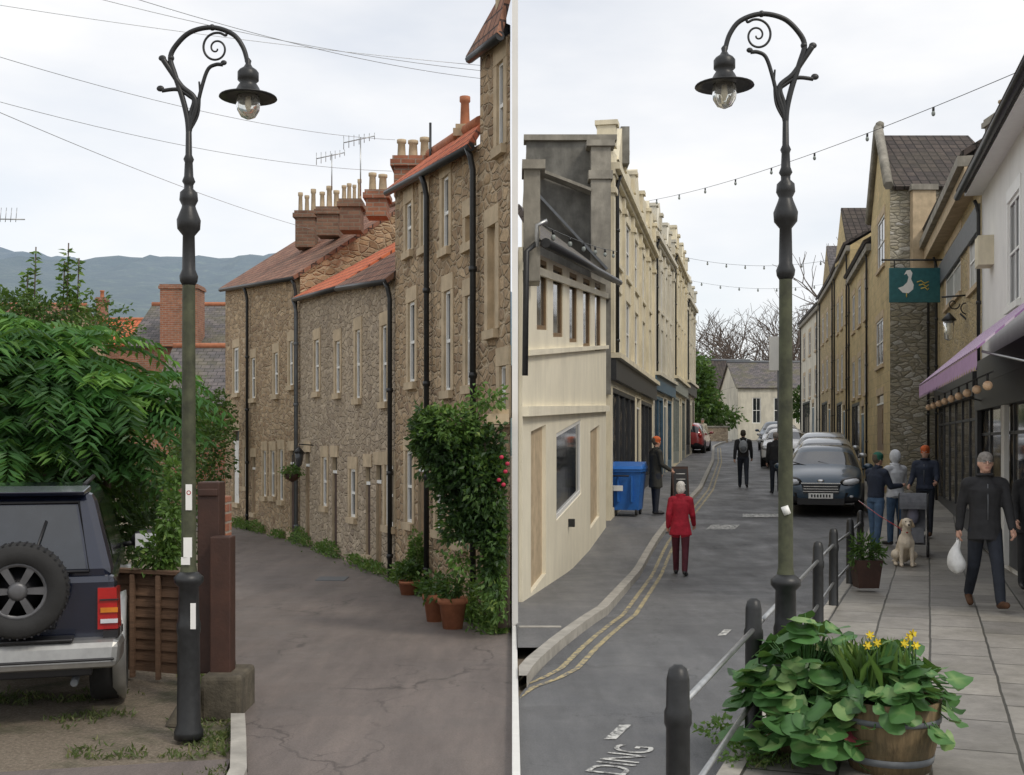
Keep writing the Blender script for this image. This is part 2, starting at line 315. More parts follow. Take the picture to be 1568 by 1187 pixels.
# ---------------------------------------------------------------- walls / buildings
def frame2(A,B):
    A=V((A[0],A[1]));B=V((B[0],B[1]));L=(B-A).length;t=(B-A)/L;n=V((t.y,-t.x))
    if n.dot(-A)<0:n=-n
    return A,B,L,t,n
def su(A,B,u):
    A,B,L,t,n=frame2(A,B);k=(u-CX)/F
    s=(k*A.y-A.x)/(t.x-k*t.y); return s,A.y+t.y*s
def wall(mb,A,B,z0,zA,zB,ops,mw,trim=None,depth=.1,fr=None,pxo=True,mid=True,shear=False):
    A_,B_=A,B
    A,B,L,t,n=frame2(A,B); fr=fr or M['wpaint']; kk=(zB-zA)/L if shear else 0
    if shear: zB=zA
    def pt(s,z,o=0): q=A+t*s+n*o; return (q.x,q.y,z+kk*s)
    def wb(s0,s1,a,b,o0,o1,m): mb.hexa([pt(s0,a,o0),pt(s1,a,o0),pt(s1,a,o1),pt(s0,a,o1),pt(s0,b,o0),pt(s1,b,o0),pt(s1,b,o1),pt(s0,b,o1)],m)
    O=[]
    for o in ops:
        k=o[0]
        if pxo:
            s0,d0=su(A_,B_,o[1]); s1,d1=su(A_,B_,o[2])
            if s0>s1:s0,s1=s1,s0
            d=(d0+d1)/2; a,b=ZV(o[4],d)-kk*(s0+s1)/2,ZV(o[3],d)-kk*(s0+s1)/2
        else: s0,s1,a,b=o[1:5]
        mt=o[5] if len(o)>5 else None
        O.append((k,max(.02,s0),min(L-.02,s1),a,b,mt))
    zt=min(zA,zB)
    O=[(k,s0,s1,a,min(b,zt-.05),mt) for k,s0,s1,a,b,mt in O if s1>s0]
    S=sorted({0,L,*[o[1] for o in O],*[o[2] for o in O]}); Z=sorted({z0,zt,*[max(z0,o[3]) for o in O],*[o[4] for o in O]})
    for s0,s1 in zip(S[:-1],S[1:]):
        for a,b in zip(Z[:-1],Z[1:]):
            cs,cz=(s0+s1)/2,(a+b)/2
            if any(o[1]<cs<o[2] and o[3]<cz<o[4] for o in O): continue
            mb.poly([pt(s0,a),pt(s1,a),pt(s1,b),pt(s0,b)],mw)
    if abs(zA-zB)>1e-3:
        if zA>zB: mb.poly([pt(0,zt),pt(L,zt),pt(0,zA)],mw)
        else: mb.poly([pt(0,zt),pt(L,zt),pt(L,zB)],mw)
    for k,s0,s1,a,b,mt in O:
        a=max(a,z0); w=s1-s0;h=b-a;D=-depth
        for q in ([pt(s0,a),pt(s0,a,D),pt(s0,b,D),pt(s0,b)],[pt(s1,a),pt(s1,a,D),pt(s1,b,D),pt(s1,b)],[pt(s0,b),pt(s1,b),pt(s1,b,D),pt(s0,b,D)],[pt(s0,a),pt(s1,a),pt(s1,a,D),pt(s0,a,D)]): mb.poly(q,trim or mw)
        if k=='b': mb.poly([pt(s0,a,D),pt(s1,a,D),pt(s1,b,D),pt(s0,b,D)],mt or trim or mw)
        elif k in 'wcg':
            mb.poly([pt(s0,a,D+.01),pt(s1,a,D+.01),pt(s1,b,D+.01),pt(s0,b,D+.01)],M['curtain'] if k=='c' else M['glass'])
            f=min(.06,w*.12); q=mt or fr; e=min(.03,depth*.5)
            wb(s0,s0+f,a,b,D+.012,D+.012+e,q);wb(s1-f,s1,a,b,D+.012,D+.012+e,q);wb(s0+f,s1-f,a,a+f,D+.012,D+.012+e,q);wb(s0+f,s1-f,b-f,b,D+.012,D+.012+e,q)
            if k!='g':
                wb(s0+f,s1-f,(a+b)/2-.02,(a+b)/2+.02,D+.012,D+.01+e,q)
                if w>.5:
                    for zz0,zz1 in ((a+f,(a+b)/2-.02),((a+b)/2+.02,b-f)): wb((s0+s1)/2-.015,(s0+s1)/2+.015,zz0,zz1,D+.012,D+.008+e,q)
        elif k=='d':
            wb(s0+.04,s1-.04,a,b-.28,D-.01,D+.03,mt or M['frame_b']); mb.poly([pt(s0,a,D),pt(s1,a,D),pt(s1,b,D),pt(s0,b,D)],M['glass'])
            wb(s0,s1,b-.28,b-.23,D+.002,D+.05,fr)
            for zz0 in (a+.2,a+h*.5): wb(s0+.04+w*.15,s1-.04-w*.15,zz0,zz0+h*.25,D+.031,D+.042,mt or M['frame_b'])
        elif k=='s':
            mb.poly([pt(s0,a,D),pt(s1,a,D),pt(s1,b,D),pt(s0,b,D)],M['shopglass']); q=mt or fr
            wb(s0,s1,a,a+.45,D+.002,-.01,q); nn=max(1,int(w/1.1))
            for i in range(nn+1):
                x=s0+(w-.07)*i/nn; wb(x,x+.07,a+.45,b,D+.002,-.005,q)
            wb(s0+.08,s1-.08,b-.1,b,D+.002,-.006,q)
        if trim and k!='s':
            tw=.11
            wb(s0-tw,s1+tw,b+.002,b+.2,-.01,.018,trim); wb(s0-.07,s1+.07,a-.1,a-.002,-.01,.06,trim)
            if k!='d' : wb(s0-tw,s0-.002,a,b,-.01,.014,trim); wb(s1+.002,s1+tw,a,b,-.01,.014,trim)
    return pt,wb,L
def shell(mb,A,B,BA,BB,z0,zA,zB,m,top=True):
    A,B,BA,BB=[V((q[0],q[1],0)) for q in (A,B,BA,BB)]
    Z=lambda q,z:(q.x,q.y,z)
    mb.poly([Z(A,z0),Z(BA,z0),Z(BA,zA),Z(A,zA)],m);mb.poly([Z(B,z0),Z(BB,z0),Z(BB,zB),Z(B,zB)],m);mb.poly([Z(BA,z0),Z(BB,z0),Z(BB,zB),Z(BA,zA)],m)
    if top: mb.poly([Z(A,zA-.01),Z(B,zB-.01),Z(BB,zB-.01),Z(BA,zA-.01)],M['lead'])
def chimney(mb,u0,u1,vt,vb,d,npot,mat,pot,ph=.38,dy=.5):
    x0,x1=XU(u0,d),XU(u1,d);zt,zb=ZV(vt,d),ZV(vb,d)
    mb.b2(x0,x1,d,d+dy,zb,zt-.16,mat); mb.b2(x0-.05,x1+.05,d-.05,d+dy+.05,zt-.158,zt-.06,mat); mb.b2(x0-.02,x1+.02,d-.02,d+dy+.02,zt-.058,zt,mat)
    for i in range(npot):
        x=x0+(x1-x0)*(i+.5)/npot; r=min(.11,(x1-x0)/npot*.4)*R.uniform(.85,1.1); ph_=ph*R.uniform(.75,1.15)
        mb.lathe([(r*1.05,0),(r,.05),(r*.85,ph_*.8),(r*1.1,ph_*.84),(r*1.1,ph_),(r*.8,ph_)],pot,(x,d+dy/2,zt+.002),12)
def pipe(mb,pt,s,z0,z1,m=None,r=.035):
    m=m or M['iron']; mb.tube([pt(s,z0,.07),pt(s,z1-.25,.07),pt(s,z1-.1,.1),pt(s,z1,.14)],r,m,8)
    z=z0+.3
    while z<z1-.4: mb.tube([pt(s,z,.07),pt(s,z+.06,.07)],r*1.35,m,8); z+=1.2
def gutter(mb,pt,L,za,zb,m=None,o=.12):
    mb.tube([pt(-.03,za,o),pt(L+.03,zb,o)],.05,m or M['iron'],8)
p784,p735,p605,p527,p460,p345=(-.02,12.3),(-.36,13.27),(-1.69,17.0),(-2.83,19.8),(-4.18,23.2),(-7.07,29.0)
def terrace(A,B,zA,zB,BA,BB,ops,mw,rf,ridgeA,ridgeB,pipes=(),extra=None,trim=None,rA=None,rB=None):
    root=grp('stone_terraced_house'); mb=MB()
    pt,wb,L=wall(mb,A,B,-.1,zA,zB,ops,mw,trim or M['ashlar'],.06)
    shell(mb,A,B,BA,BB,-.1,zA,zB,mw); mb.build('walls_windows_doors',root)
    mb=MB(); e0=V(pt(-.04,zA-.02,.16)); e1=V(pt(L+.04,zB-.02,.16)); mb.slab([e0,e1,V(ridgeB),V(ridgeA)],.07,rf)
    mb.poly([V(pt(0,zA-.02)),V(ridgeA),V((BA[0],BA[1],zA-.02))],mw); mb.poly([V(pt(L,zB-.02)),V(ridgeB),V((BB[0],BB[1],zB-.02))],mw)
    mb.tube([V(ridgeA)+V((0,0,.02)),V(ridgeB)+V((0,0,.02))],.07,M['terra'] if rf is M['rf_orange'] else rf,8)
    mb.build('roof',root)
    mb=MB(); gutter(mb,pt,L,zA-.05,zB-.05)
    for q in pipes:
        s,_=su(A,B,q[0]); pipe(mb,pt,s,0,q[1],q[2] if len(q)>2 else None)
    if extra: extra(mb,pt,wb,L)
    mb.build('gutters_chimneys',root); return root
terrace(p735,p784,6.34,6.25,(-.35,13.28),(-.02,13.2),[('w',762,772,95,225),('b',748,760,345,505),('w',766,776,560,640)],M['st_warm'],M['rf_brown'],(-.03,13.6,7.2),(-.02,12.45,6.9),(),
  lambda mb,pt,wb,L:(wb(-.1,L+.0,6.18,6.26,.0,.2,M['iron']),mb.tube([P(768,60,12.6),P(766,-30,12.6)],.06,M['pot'],10),mb.tube([P(768,62,12.6),P(768,40,12.6)],.1,M['lead'],10)))
def ex4(mb,pt,wb,L):
    chimney(mb,603,657,238,300,17.6,3,M['redbrick'],M['pot'],.38,.6)
    mb.tube([P(659,300,17),P(659,188,17)],.02,M['iron'],6)
    chimney(mb,700,722,190,230,14.8,1,M['ashlar'],M['terra'],.42,.4)
terrace(p605,p735,5.63,5.34,(-.02,17.0),(-.02,13.3),[('w',622,631,297,385),('w',646,655,285,378),('w',678,688,270,380),('b',714,724,330,372),('w',626,636,462,585),('w',681,691,445,598),('w',714,724,452,590),('w',622,632,690,800),('w',668,678,690,812),('d',640,650,690,880,M['frame_b']),('w',700,712,690,830)],
  M['st_warm'],M['rf_orange'],tuple(P(658,238,17.6)),tuple(P(736,188,13.9)),((661,5.4),(733,5.3)),ex4)
terrace(p527,p605,4.62,4.35,(-.4,21),(-.05,17.1),[('w',545,552,505,610),('w',585,593,498,615),('w',536,545,718,792),('d',560,567,715,850,M['wood_d']),('w',590,603,712,805),('d',576,584,712,870,M['frame_b'])],
  M['st_grey'],M['rf_brown'],(-.85,20.6,6.0),(-.3,17.3,5.6),((604,4.3),),None)
terrace(p460,p527,4.85,4.62,(-1.6,24.2),(-.5,21),[('w',482,489,520,600),('w',514,521,522,602),('w',494,501,700,775),('d',509,516,700,838,M['wood_d']),('d',468,474,692,825,M['frame_b'])],
  M['st_grey'],M['rf_orange'],(-2.13,24.0,6.2),(-.87,20.7,6.15),((459,4.8,M['lead']),))
def ex1(mb,pt,wb,L):
    chimney(mb,452,482,322,378,26,3,M['brnbrick'],M['pot'],.48)
    chimney(mb,485,518,316,360,24.6,3,M['brnbrick'],M['pot'],.42)
    chimney(mb,520,552,304,352,23,4,M['brnbrick'],M['pot'],.40)
    chimney(mb,560,592,290,330,21.5,2,M['redbrick'],M['pot'],.36)
terrace(p345,p460,5.8,5.27,(-3.2,31),(-.8,25),[('w',358,366,532,602),('w',385,391,548,610),('w',420,426,540,604),('w',443,449,522,590),('d',357,366,660,770,M['wpaint']),('w',374,380,685,745),('d',386,391,700,785,M['frame_b']),('w',403,408,690,760),('w',415,421,690,760),('w',428,434,688,766),('d',444,451,690,815,M['wood_d'])],
  M['st_warm'],M['rf_brown'],(-5.1,29.98,7.4),(-2.13,24.2,6.95),((383,5.5),(458,5.2)),ex1)
def aerial(u,v,d,h):
    mb=MB(); p=P(u,v,d); mb.tube([p,p+V((0,0,h))],.012,M['steel'],5); a=p+V((-.3,0,h-.1)); b=p+V((.25,0,h+.02)); mb.tube([a,b],.01,M['steel'],5)
    for i in range(7):
        q=a.lerp(b,i/6); mb.tube([q+V((0,0,-.12+.01*i)),q+V((0,0,.12-.01*i))],.006,M['steel'],4)
    mb.build('tv_aerial')
aerial(508,290,23,.7); aerial(552,300,21,1.05)
mb=MB(); mb.tube([P(-30,335,14),P(38,336,14)],.008,M['steel'],5)
for i in range(4): mb.tube([P(2+i*8,318,14),P(0+i*8,340,14)],.004,M['steel'],4)
mb.build('tv_aerial')
mb=MB(); q=P(480,690,21.8)+V((-.25,-.1,0)); mb.tube([q+V((.25,.1,.1)),q+V((0,0,.12)),q],.012,M['iron'],5); mb.lathe([(.02,.02),(.09,-.05),(.06,-.25),(.02,-.3)],M['glass'],q,6); mb.lathe([(.11,-.04),(.02,.06)],M['iron'],q,6); mb.build('wall_lantern')
def bghouse(name,x0,x1,y,dep,z0,ze,zr,mw,mr,wins=(),rd=None):
    root=grp(name); mb=MB(); wall(mb,(x0,y),(x1,y),z0,ze,ze,wins,mw,None,.08,pxo=False); mb.b2(x0,x1,y+.2,y+dep,z0,ze-.01,mw)
    for x in (x0,x1): mb.poly([(x,y,ze),(x,y+dep,ze),(x,y+dep/2,zr)],mw)
    mb.poly([(x0,y,z0),(x0,y+.2,z0),(x0,y+.2,ze),(x0,y,ze)],mw);mb.poly([(x1,y,z0),(x1,y+.2,z0),(x1,y+.2,ze),(x1,y,ze)],mw)
    mb.build('walls',root); mb=MB(); mb.slab([(x0-.15,y-.2,ze-.12),(x1+.15,y-.2,ze-.12),(x1+.15,y+dep/2,zr),(x0-.15,y+dep/2,zr)],.08,mr); mb.slab([(x1+.15,y+dep+.2,ze-.12),(x0-.15,y+dep+.2,ze-.12),(x0-.15,y+dep/2,zr),(x1+.15,y+dep/2,zr)],.08,mr)
    mb.tube([(x0-.15,y+dep/2,zr+.03),(x1+.15,y+dep/2,zr+.03)],.09,rd or M['terra'],8)
    return root,mb
r,mb=bghouse('slate_roof_house',XU(235,34),XU(420,34),34,5,0,ZV(612,34),ZV(520,34),M['redbrick'],M['rf_slate']); mb.build('roof',r)
r,mb=bghouse('slate_roof_house',XU(200,42),XU(400,42),42,6,0,ZV(525,42),ZV(452,42),M['redbrick'],M['rf_slate'],[('w',1,1.8,2.5,3.6),('w',3,3.8,2.5,3.6)]); chimney(mb,245,302,435,530,41.5,0,M['redbrick'],M['pot'],.1,1); mb.build('roof',r)
r,mb=bghouse('brick_house',XU(60,60),XU(200,60),60,6,0,ZV(525,60),ZV(480,60),M['redbrick'],M['rf_orange']); chimney(mb,147,160,455,490,62,1,M['redbrick'],M['terra'],.5,.6); mb.build('roof',r)
r,mb=bghouse('stone_house',XU(-60,52),XU(90,52),52,6,0,ZV(500,52),ZV(455,52),M['st_warm'],M['rf_brown']); mb.build('roof',r)
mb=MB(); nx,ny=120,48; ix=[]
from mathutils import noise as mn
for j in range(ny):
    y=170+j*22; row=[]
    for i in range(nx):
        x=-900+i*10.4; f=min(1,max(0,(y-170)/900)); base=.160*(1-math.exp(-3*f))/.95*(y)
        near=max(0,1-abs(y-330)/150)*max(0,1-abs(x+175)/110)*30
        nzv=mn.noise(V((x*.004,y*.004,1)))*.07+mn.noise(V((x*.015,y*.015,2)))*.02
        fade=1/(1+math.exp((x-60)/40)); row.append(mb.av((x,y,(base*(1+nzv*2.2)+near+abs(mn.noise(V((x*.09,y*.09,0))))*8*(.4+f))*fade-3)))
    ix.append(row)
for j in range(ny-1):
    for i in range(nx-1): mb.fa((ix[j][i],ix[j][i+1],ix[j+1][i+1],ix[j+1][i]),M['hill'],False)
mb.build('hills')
# ---- right street, left row
def rowops(L,n,w,floors,kind='w',m0=.5):
    o=[]
    for i in range(n):
        c=m0+(L-2*m0)*(i+.5)/n
        for a,b in floors: o.append((kind,c-w/2,c+w/2,a,b))
    return o
root=grp('cream_rendered_shop'); mb=MB(); A,B=(.124,14.0),(1.92,24.0)
fb=M['frame_b']
pt,wb,L=wall(mb,A,B,-1.6,4.30,5.20,[('g',822,838,392,505,fb),('g',847,862,404,516,fb),('g',872,884,415,524,fb),('g',893,904,424,531,fb),('g',911,920,431,537,fb),('b',813,836,655,893,M['ashlar']),('g',852,890,652,775,M['wpaint']),('b',904,918,655,800,M['ashlar'])],M['cream'],None,.055,fr=fb,shear=True)
mb.hexa([pt(0,2.28,0),pt(L,1.72,0),pt(L,1.72,.08),pt(0,2.28,.08),pt(0,2.4,0),pt(L,1.84,0),pt(L,1.84,.08),pt(0,2.4,.08)],M['cream'])
wb(.2,L,3.0,3.07,-.01,.06,M['cream']); wb(0,L,4.02,4.12,0,.05,M['cream'])
s_,_=su(A,B,870); wb(s_,s_+.05,.3,.42,0,.1,M['iron'])
shell(mb,A,B,(.075,14.02),(.08,24.0),-1.0,4.3,5.2,M['cream'],False); mb.build('walls_windows',root)
mb=MB(); e0,e1=V(pt(0,4.38,.22)),V(pt(L,4.38,.22)); mb.slab([e0,e1,(.5,24.5,6.6),(.09,15.4,5.1)],.08,M['rf_slate'])
mb.tube([V(pt(0,4.34,.28)),V(pt(L,4.34,.28))],.06,M['iron'],8); wb(0,L,4.22,4.30,0.01,.24,M['frame_b'])
mb.build('roof',root)
mb=MB(); x0,x1=XU(802,14.1),XU(827,14.1); mb.b2(x0,x1,14.02,14.5,3.9,ZV(262,14.1),M['ashlar_g']); mb.b2(x0-.02,x1+.06,13.96,14.56,ZV(262,14.1)+.002,ZV(248,14.1),M['ashlar_g']); mb.tube([P(822,372,13.95),P(806,385,13.8),P(804,575,13.8)],.035,M['iron'],8); mb.tube([P(838,338,13.9),P(822,345,13.9),P(822,378,13.9)],.03,M['steel'],6); mb.build('end_pier_downpipe',root)
def facade(name,A,B,z0,zA,zB,mw,floors,n,w,shopc,BA,BB,gables=0,kind='w',dep=.07):
    root=grp(name); mb=MB(); A2,B2,L,t_,n_=frame2(A,B)
    ops=rowops(L,n,w,floors,kind)
    base=g((A[1]+B[1])/2)+.1
    ops+= [('s',.4,L*.48,base,base+2.6,shopc),('d',L*.52,L*.52+1.0,base,base+2.6,shopc),('s',L*.52+1.4,L-.4,base,base+2.6,shopc)]
    pt,wb,L=wall(mb,A,B,z0,zA,zB,ops,mw,mw,dep,pxo=False)
    wb(0,L,base+2.75,base+3.2,-.01,.12,shopc); wb(-.02,L+.02,base+3.21,base+3.32,-.01,.22,mw)
    zm=min(zA,zB)
    for zc in (zm-.5,): wb(-.02,L+.02,zc,zc+.14,-.01,.2,mw); wb(-.02,L+.02,zc-.1,zc-.002,-.01,.1,mw)
    for i in range(n+1):
        s=.02+(L-.34)*i/n; wb(s,s+.3,base+3.33,zm-.62,-.01,.07,mw); wb(s-.04,s+.34,zm-1.0,zm-.88,.0,.12,mw)
        wb(s,s+.3,zm+.002,zm+.45,-.3,.1,mw); wb(s-.04,s+.34,zm+.452,zm+.55,-.34,.15,mw)
    for i in range(gables):
        c=L*(i+.5)/gables; h=.9; mb.poly([pt(c-.8,zm,.04),pt(c+.8,zm,.04),pt(c,zm+h,.04)],mw); mb.poly([pt(c-.8,zm,-.3),pt(c+.8,zm,-.3),pt(c,zm+h,-.3)],mw)
        mb.poly([pt(c-.8,zm,.04),pt(c,zm+h,.04),pt(c,zm+h,-.3),pt(c-.8,zm,-.3)],mw); mb.poly([pt(c+.8,zm,.04),pt(c,zm+h,.04),pt(c,zm+h,-.3),pt(c+.8,zm,-.3)],mw)
    pipe(mb,pt,L*.02+.4,base+3.3,zm-.5,M['iron'],.045)
    shell(mb,A,B,BA,BB,z0,zA,zB,mw); mb.build('walls_shopfront',root); return root,pt,wb
M['sf_blk']=simple('shopfront_charcoal',(.03,.032,.036),.4); M['sf_blu']=simple('shopfront_blue',(.06,.13,.20),.4); M['sf_grn']=simple('shopfront_grey_green',(.25,.28,.26),.4)
root,pt,wb=facade('pilastered_shop_building',(2.1,25),(4.44,37),-.3,8.3,9.2,M['cream2'],[(3.9,5.4),(6.0,7.3)],5,1.15,M['sf_blk'],(.31,25),(.31,37),3)
mb=MB(); x0,x1=.3,2.1; z=8.38
wall(mb,(x0,24.95),(x1,24.95),3,z,z,[],M['darkwall'],None,.1,pxo=False)
mb.b2(x0-.05,x1+.12,24.85,25.3,z+.002,z+.12,M['ashlar_g']); mb.b2(XU(905,24.6),XU(935,24.6),24.55,24.94,5,ZV(225,24.6),M['ashlar_g']); mb.b2(XU(901,24.6),XU(938,24.6),24.5,24.94,ZV(275,24.6),ZV(262,24.6),M['ashlar_g']); mb.b2(XU(898,24.6),XU(941,24.6),24.48,24.94,ZV(225,24.6)+.002,ZV(216,24.6),M['ashlar_g'])
mb.slab([(.45,24.5,7.3),(2.0,24.4,5.6),(2.0,24.9,5.7),(.45,24.9,7.4)],.05,M['lead'])
q0=P(806,220,24.8); q1=P(875,222,24.8); mb.slab([P(806,262,24.9),P(905,300,24.9),P(905,292,24.5),P(806,254,24.5)],.06,M['ashlar_g'])
mb.hexa([(2.35,27.0,8.4),(2.7,27.0,8.4),(2.7,28,8.4),(2.35,28,8.4),(2.5,27.0,9.25),(2.7,27.0,9.25),(2.7,28,9.25),(2.5,28,9.25)],M['darkwall']); mb.build('gable_end',root)
facade('pilastered_shop_building',(4.44,37),(6.01,44),0,9.0,9.3,M['cream3'],[(4.3,5.8),(6.4,7.8)],4,1.0,M['sf_blu'],(2,38),(2,45),2)
facade('pilastered_shop_building',(6.01,44),(7.68,52),0,9.6,9.7,M['cream2'],[(4.6,6.2),(6.8,8.3)],4,1.0,M['sf_grn'],(2,45),(2,53),2)
facade('pilastered_shop_building',(7.68,52),(9.0,58),0,8.9,8.9,M['cream3'],[(4.8,6.2),(6.7,7.8)],3,1.0,M['sf_blk'],(2,53),(2,59),1)
# ---- right row
def FRx(y): return 2.79+.27*y
root=grp('white_rendered_shop'); mb=MB(); A,B=(FRx(12),12),(FRx(21.5),21.5)
pt,wb,L=wall(mb,A,B,-.1,6.5,6.5,[('w',1544,1562,300,465),('w',1640,1700,250,440)],M['white'],M['wpaint'],.05)
def shopfront(pt,wb,mb,s0,s1,z0,z1,m):
    wb(s0,s1,z0,z1,.01,.02,M['shopglass']); wb(s0,s1,z0,z0+.5,.021,.05,m); wb(s0,s1,z1-.45,z1,.021,.14,m); n=max(1,int((s1-s0)/1.3))
    for i in range(n+1):
        x=s0+(s1-s0-.08)*i/n; wb(x,x+.08,z0+.502,z1-.452,.021,.045,m)
    wb(s0,s1,z1-.9,z1-.85,.021,.04,m)
shopfront(pt,wb,mb,.3,9.75,.1,3.0,M['sf_blk']); wb(0,L,6.5,6.56,-.05,.3,M['wpaint'])
for s in (3.2,6.1,9.5): wb(s,s+.35,.1,3.0,.05,.12,M['wpaint'] if s==6.1 else M['sf_blk'])
wb(8.2,8.7,5.0,5.5,0,.25,M['cream2']); wb(.3,9.75,3.02,3.45,.0,.1,M['sf_blk'])
shell(mb,A,B,(16,10),(16,20),-.1,6.5,6.5,M['white']); mb.build('walls_shopfront',root)
mb=MB(); mb.slab([pt(-.1,6.52,.4),pt(L,6.52,.4),pt(L,8.6,-3),pt(-.1,8.6,-3)],.1,M['rf_dark']); mb.tube([pt(-.1,6.5,.42),pt(L+.1,6.5,.42)],.06,M['iron'],8); pipe(mb,pt,L-.1,3,6.4); mb.build('roof_gutter',root)
M['awn']=simple('purple_awning_cloth',(.42,.27,.44),.8,var=.1)
t=NT('striped_awning'); wv=t.n('ShaderNodeTexWave'); t.l(t.map(t.co.outputs['UV'],(1,0,0)),wv.inputs['Vector']); wv.inputs['Scale'].default_value=1.6; t.set(Base_Color=t.ramp(wv.outputs[0],[(.45,(.33,.18,.36)),(.55,(.6,.5,.6))]),Roughness=.8); M['awns']=t.mat
mb=MB(); a0,a1=.4,8.9; mb.slab([pt(a0,2.98,1.15),pt(a1,2.98,1.15),pt(a1,3.85,.14),pt(a0,3.85,.14)],.02,M['awns'])
for i in range(int((a1-a0)/.25)):
    s=a0+i*.25; mb.poly([pt(s,2.97,1.155),pt(s+.245,2.97,1.155),pt(s+.245,2.81,1.155),pt(s+.12,2.75,1.155),pt(s,2.81,1.155)],M['awn'])
for s in (a0+.1,a1-.1): mb.tube([pt(s,2.7,.1),pt(s,2.96,1.1)],.015,M['steel'],6)
mb.build('shop_awning')
mb=MB()
M['bulb']=simple('festoon_globe',(.62,.42,.26),.3)
for i in range(9):
    s=.8+i*1.0; mb.ell(pt(s,2.60,1.0),.055,M['bulb'],10,6); mb.tube([pt(s,2.64,1.0),pt(s,2.73,1.0)],.015,M['iron'],5)
mb.tube([pt(.3,2.73,1.0),pt(9.3,2.73,1.0)],.01,M['iron'],5); mb.build('festoon_lights')
root=grp('stone_shop_building'); mb=MB(); A,B=(FRx(21.52),21.52),(FRx(30.8),30.8)
pt,wb,L=wall(mb,A,B,0,7.2,7.5,[('c',1448,1472,372,460),('c',1484,1500,352,440)],M['st_yel'],M['ashlar'],.04)
shopfront(pt,wb,mb,.2,L-1.2,.15,3.3,M['sf_blk']); wb(0,L,6.75,7.05,0,.3,M['ashlar']); wb(0,L,7.06,7.25,0,.42,M['ashlar_g']); wb(.2,L-1,5.9,6.4,.0,.06,M['lead'])
shell(mb,A,B,(14,21),(14,31),0,7.2,7.5,M['st_yel']); mb.build('walls_shopfront',root)
mb=MB(); mb.slab([pt(0,7.25,.3),pt(L,7.5,.3),pt(L,8.6,-1.6),pt(0,8.4,-1.6)],.1,M['rf_dark'])
for s in (1.0,4.6): wb(s,s+1.5,7.2,8.1,-.6,.1,M['st_yel']); wb(s-.08,s+1.58,8.102,8.25,-.68,.18,M['ashlar_g']); wb(s+.3,s+1.2,8.252,8.7,-.6,.0,M['st_yel']); wb(s+.25,s+1.25,8.702,8.8,-.65,.05,M['ashlar_g'])
chimney(mb,1535,1600,165,260,21.5,2,M['ashlar_g'],M['pot'],.3,.8); pipe(mb,pt,L-1.0,0,6.7); mb.build('roof_parapets',root)
root=grp('gabled_stone_house'); mb=MB(); A,B=(9.97,31.0),(11.0,36.0)
pt,wb,L=wall(mb,A,B,0,8.9,8.9,[('w',1344,1355,335,410),('w',1342,1353,490,560),('d',1343,1353,605,690,M['frame_b'])],M['yelst'],M['ashlar'],.04)
mb.poly([pt(0,8.9),pt(L,8.9),pt(L/2,10.85)],M['yelst'])
wall(mb,(9.97,31.0),(12.7,31.0),0,8.75,8.75,[],M['st_patch'],None,.1,pxo=False); mb.poly([(12.7,31,0),(13.2,36,0),(13.2,36,8.75),(12.7,31,8.75)],M['st_patch'])
mb.b2(XU(1395,30.9),XU(1430,30.9),30.75,30.98,6.2,8.6,M['ashlar']); mb.b2(XU(1392,30.9),XU(1433,30.9),30.7,30.98,8.6,8.75,M['ashlar_g'])
mb.build('walls',root)
mb=MB(); pk=V(pt(L/2,10.85)); mb.slab([(10.02,30.85,8.72),(13.3,30.85,8.72),(13.0,33.5,10.75),(pk.x+.1,pk.y,10.75)],.1,M['rf_dark']); mb.slab([(13.3,36.1,8.7),(11.0,36.1,8.7),(pk.x+.1,pk.y,10.75),(13.0,33.5,10.75)],.1,M['rf_dark'])
a=V(pt(-.1,8.75,.05)); b=V(pt(L+.1,8.75,.05)); c=pk+V((-.05,0,.12)); mb.tube([a,c,b],.13,M['ashlar_g'],6); mb.lathe([(.12,0),(.12,.15),(.04,.2)],M['ashlar_g'],pk+V((0,0,.1)),6); pipe(mb,lambda s,z,o:(XU(1420,30.9)+0,30.9-o,z),0,0,7.5); mb.build('roof',root)
def rhouse(A,B,zt,mw,rf,n,floors,gx=None,door=True):
    root=grp('stone_terraced_house'); mb=MB(); A2,B2,L,_,_=frame2(A,B); base=g((A[1]+B[1])/2)+.1
    ops=rowops(L,n,1.15,floors)+[('d',L*.3,L*.3+1,base,base+2.3,M['sf_blu']),('s',L*.5,L*.9,base,base+2.5,M['sf_blk'])]
    pt,wb,L=wall(mb,A,B,0,zt,zt,ops,mw,M['ashlar'],.04,pxo=False); wb(0,L,zt-.2,zt,0,.15,M['ashlar_g']); pipe(mb,pt,L*.1,.5,zt-.1); pipe(mb,pt,L*.95,.5,zt-.1)
    shell(mb,A,B,(A[0]+5,A[1]),(B[0]+5,B[1]),0,zt,zt,mw); mb.slab([pt(0,zt+.02,.2),pt(L,zt+.02,.2),(B[0]+3,B[1],zt+1.8),(A[0]+3,A[1],zt+1.8)],.1,rf)
    mb.poly([pt(0,zt),(A[0]+3,A[1],zt+1.8),(A[0]+5,A[1],zt)],mw)
    if gx:
        y=gx; x=FR2(y); mb.poly([(x,y,zt-.1),(x+.6,y+4,zt-.1),(x+.3,y+2,zt+2.0)],mw); mb.slab([(x,y,zt),(x+4,y,zt),(x+4,y+2,zt+2.0),(x+.3,y+2,zt+2.0)],.1,rf); mb.poly([(x,y+.02,zt-.5),(x+4,y+.02,zt-.5),(x+4,y+.02,zt),(x,y+.02,zt)],mw)
    mb.build('walls_roof',root); return pt
FR2=lambda y:interp([(31,9.97),(36,11),(52,14.3),(70,17.7)],y)
rhouse((11.02,36.05),(FR2(44),44),8.1,M['yelst'],M['rf_dark'],3,[(3.6,4.9),(6.0,7.3)])
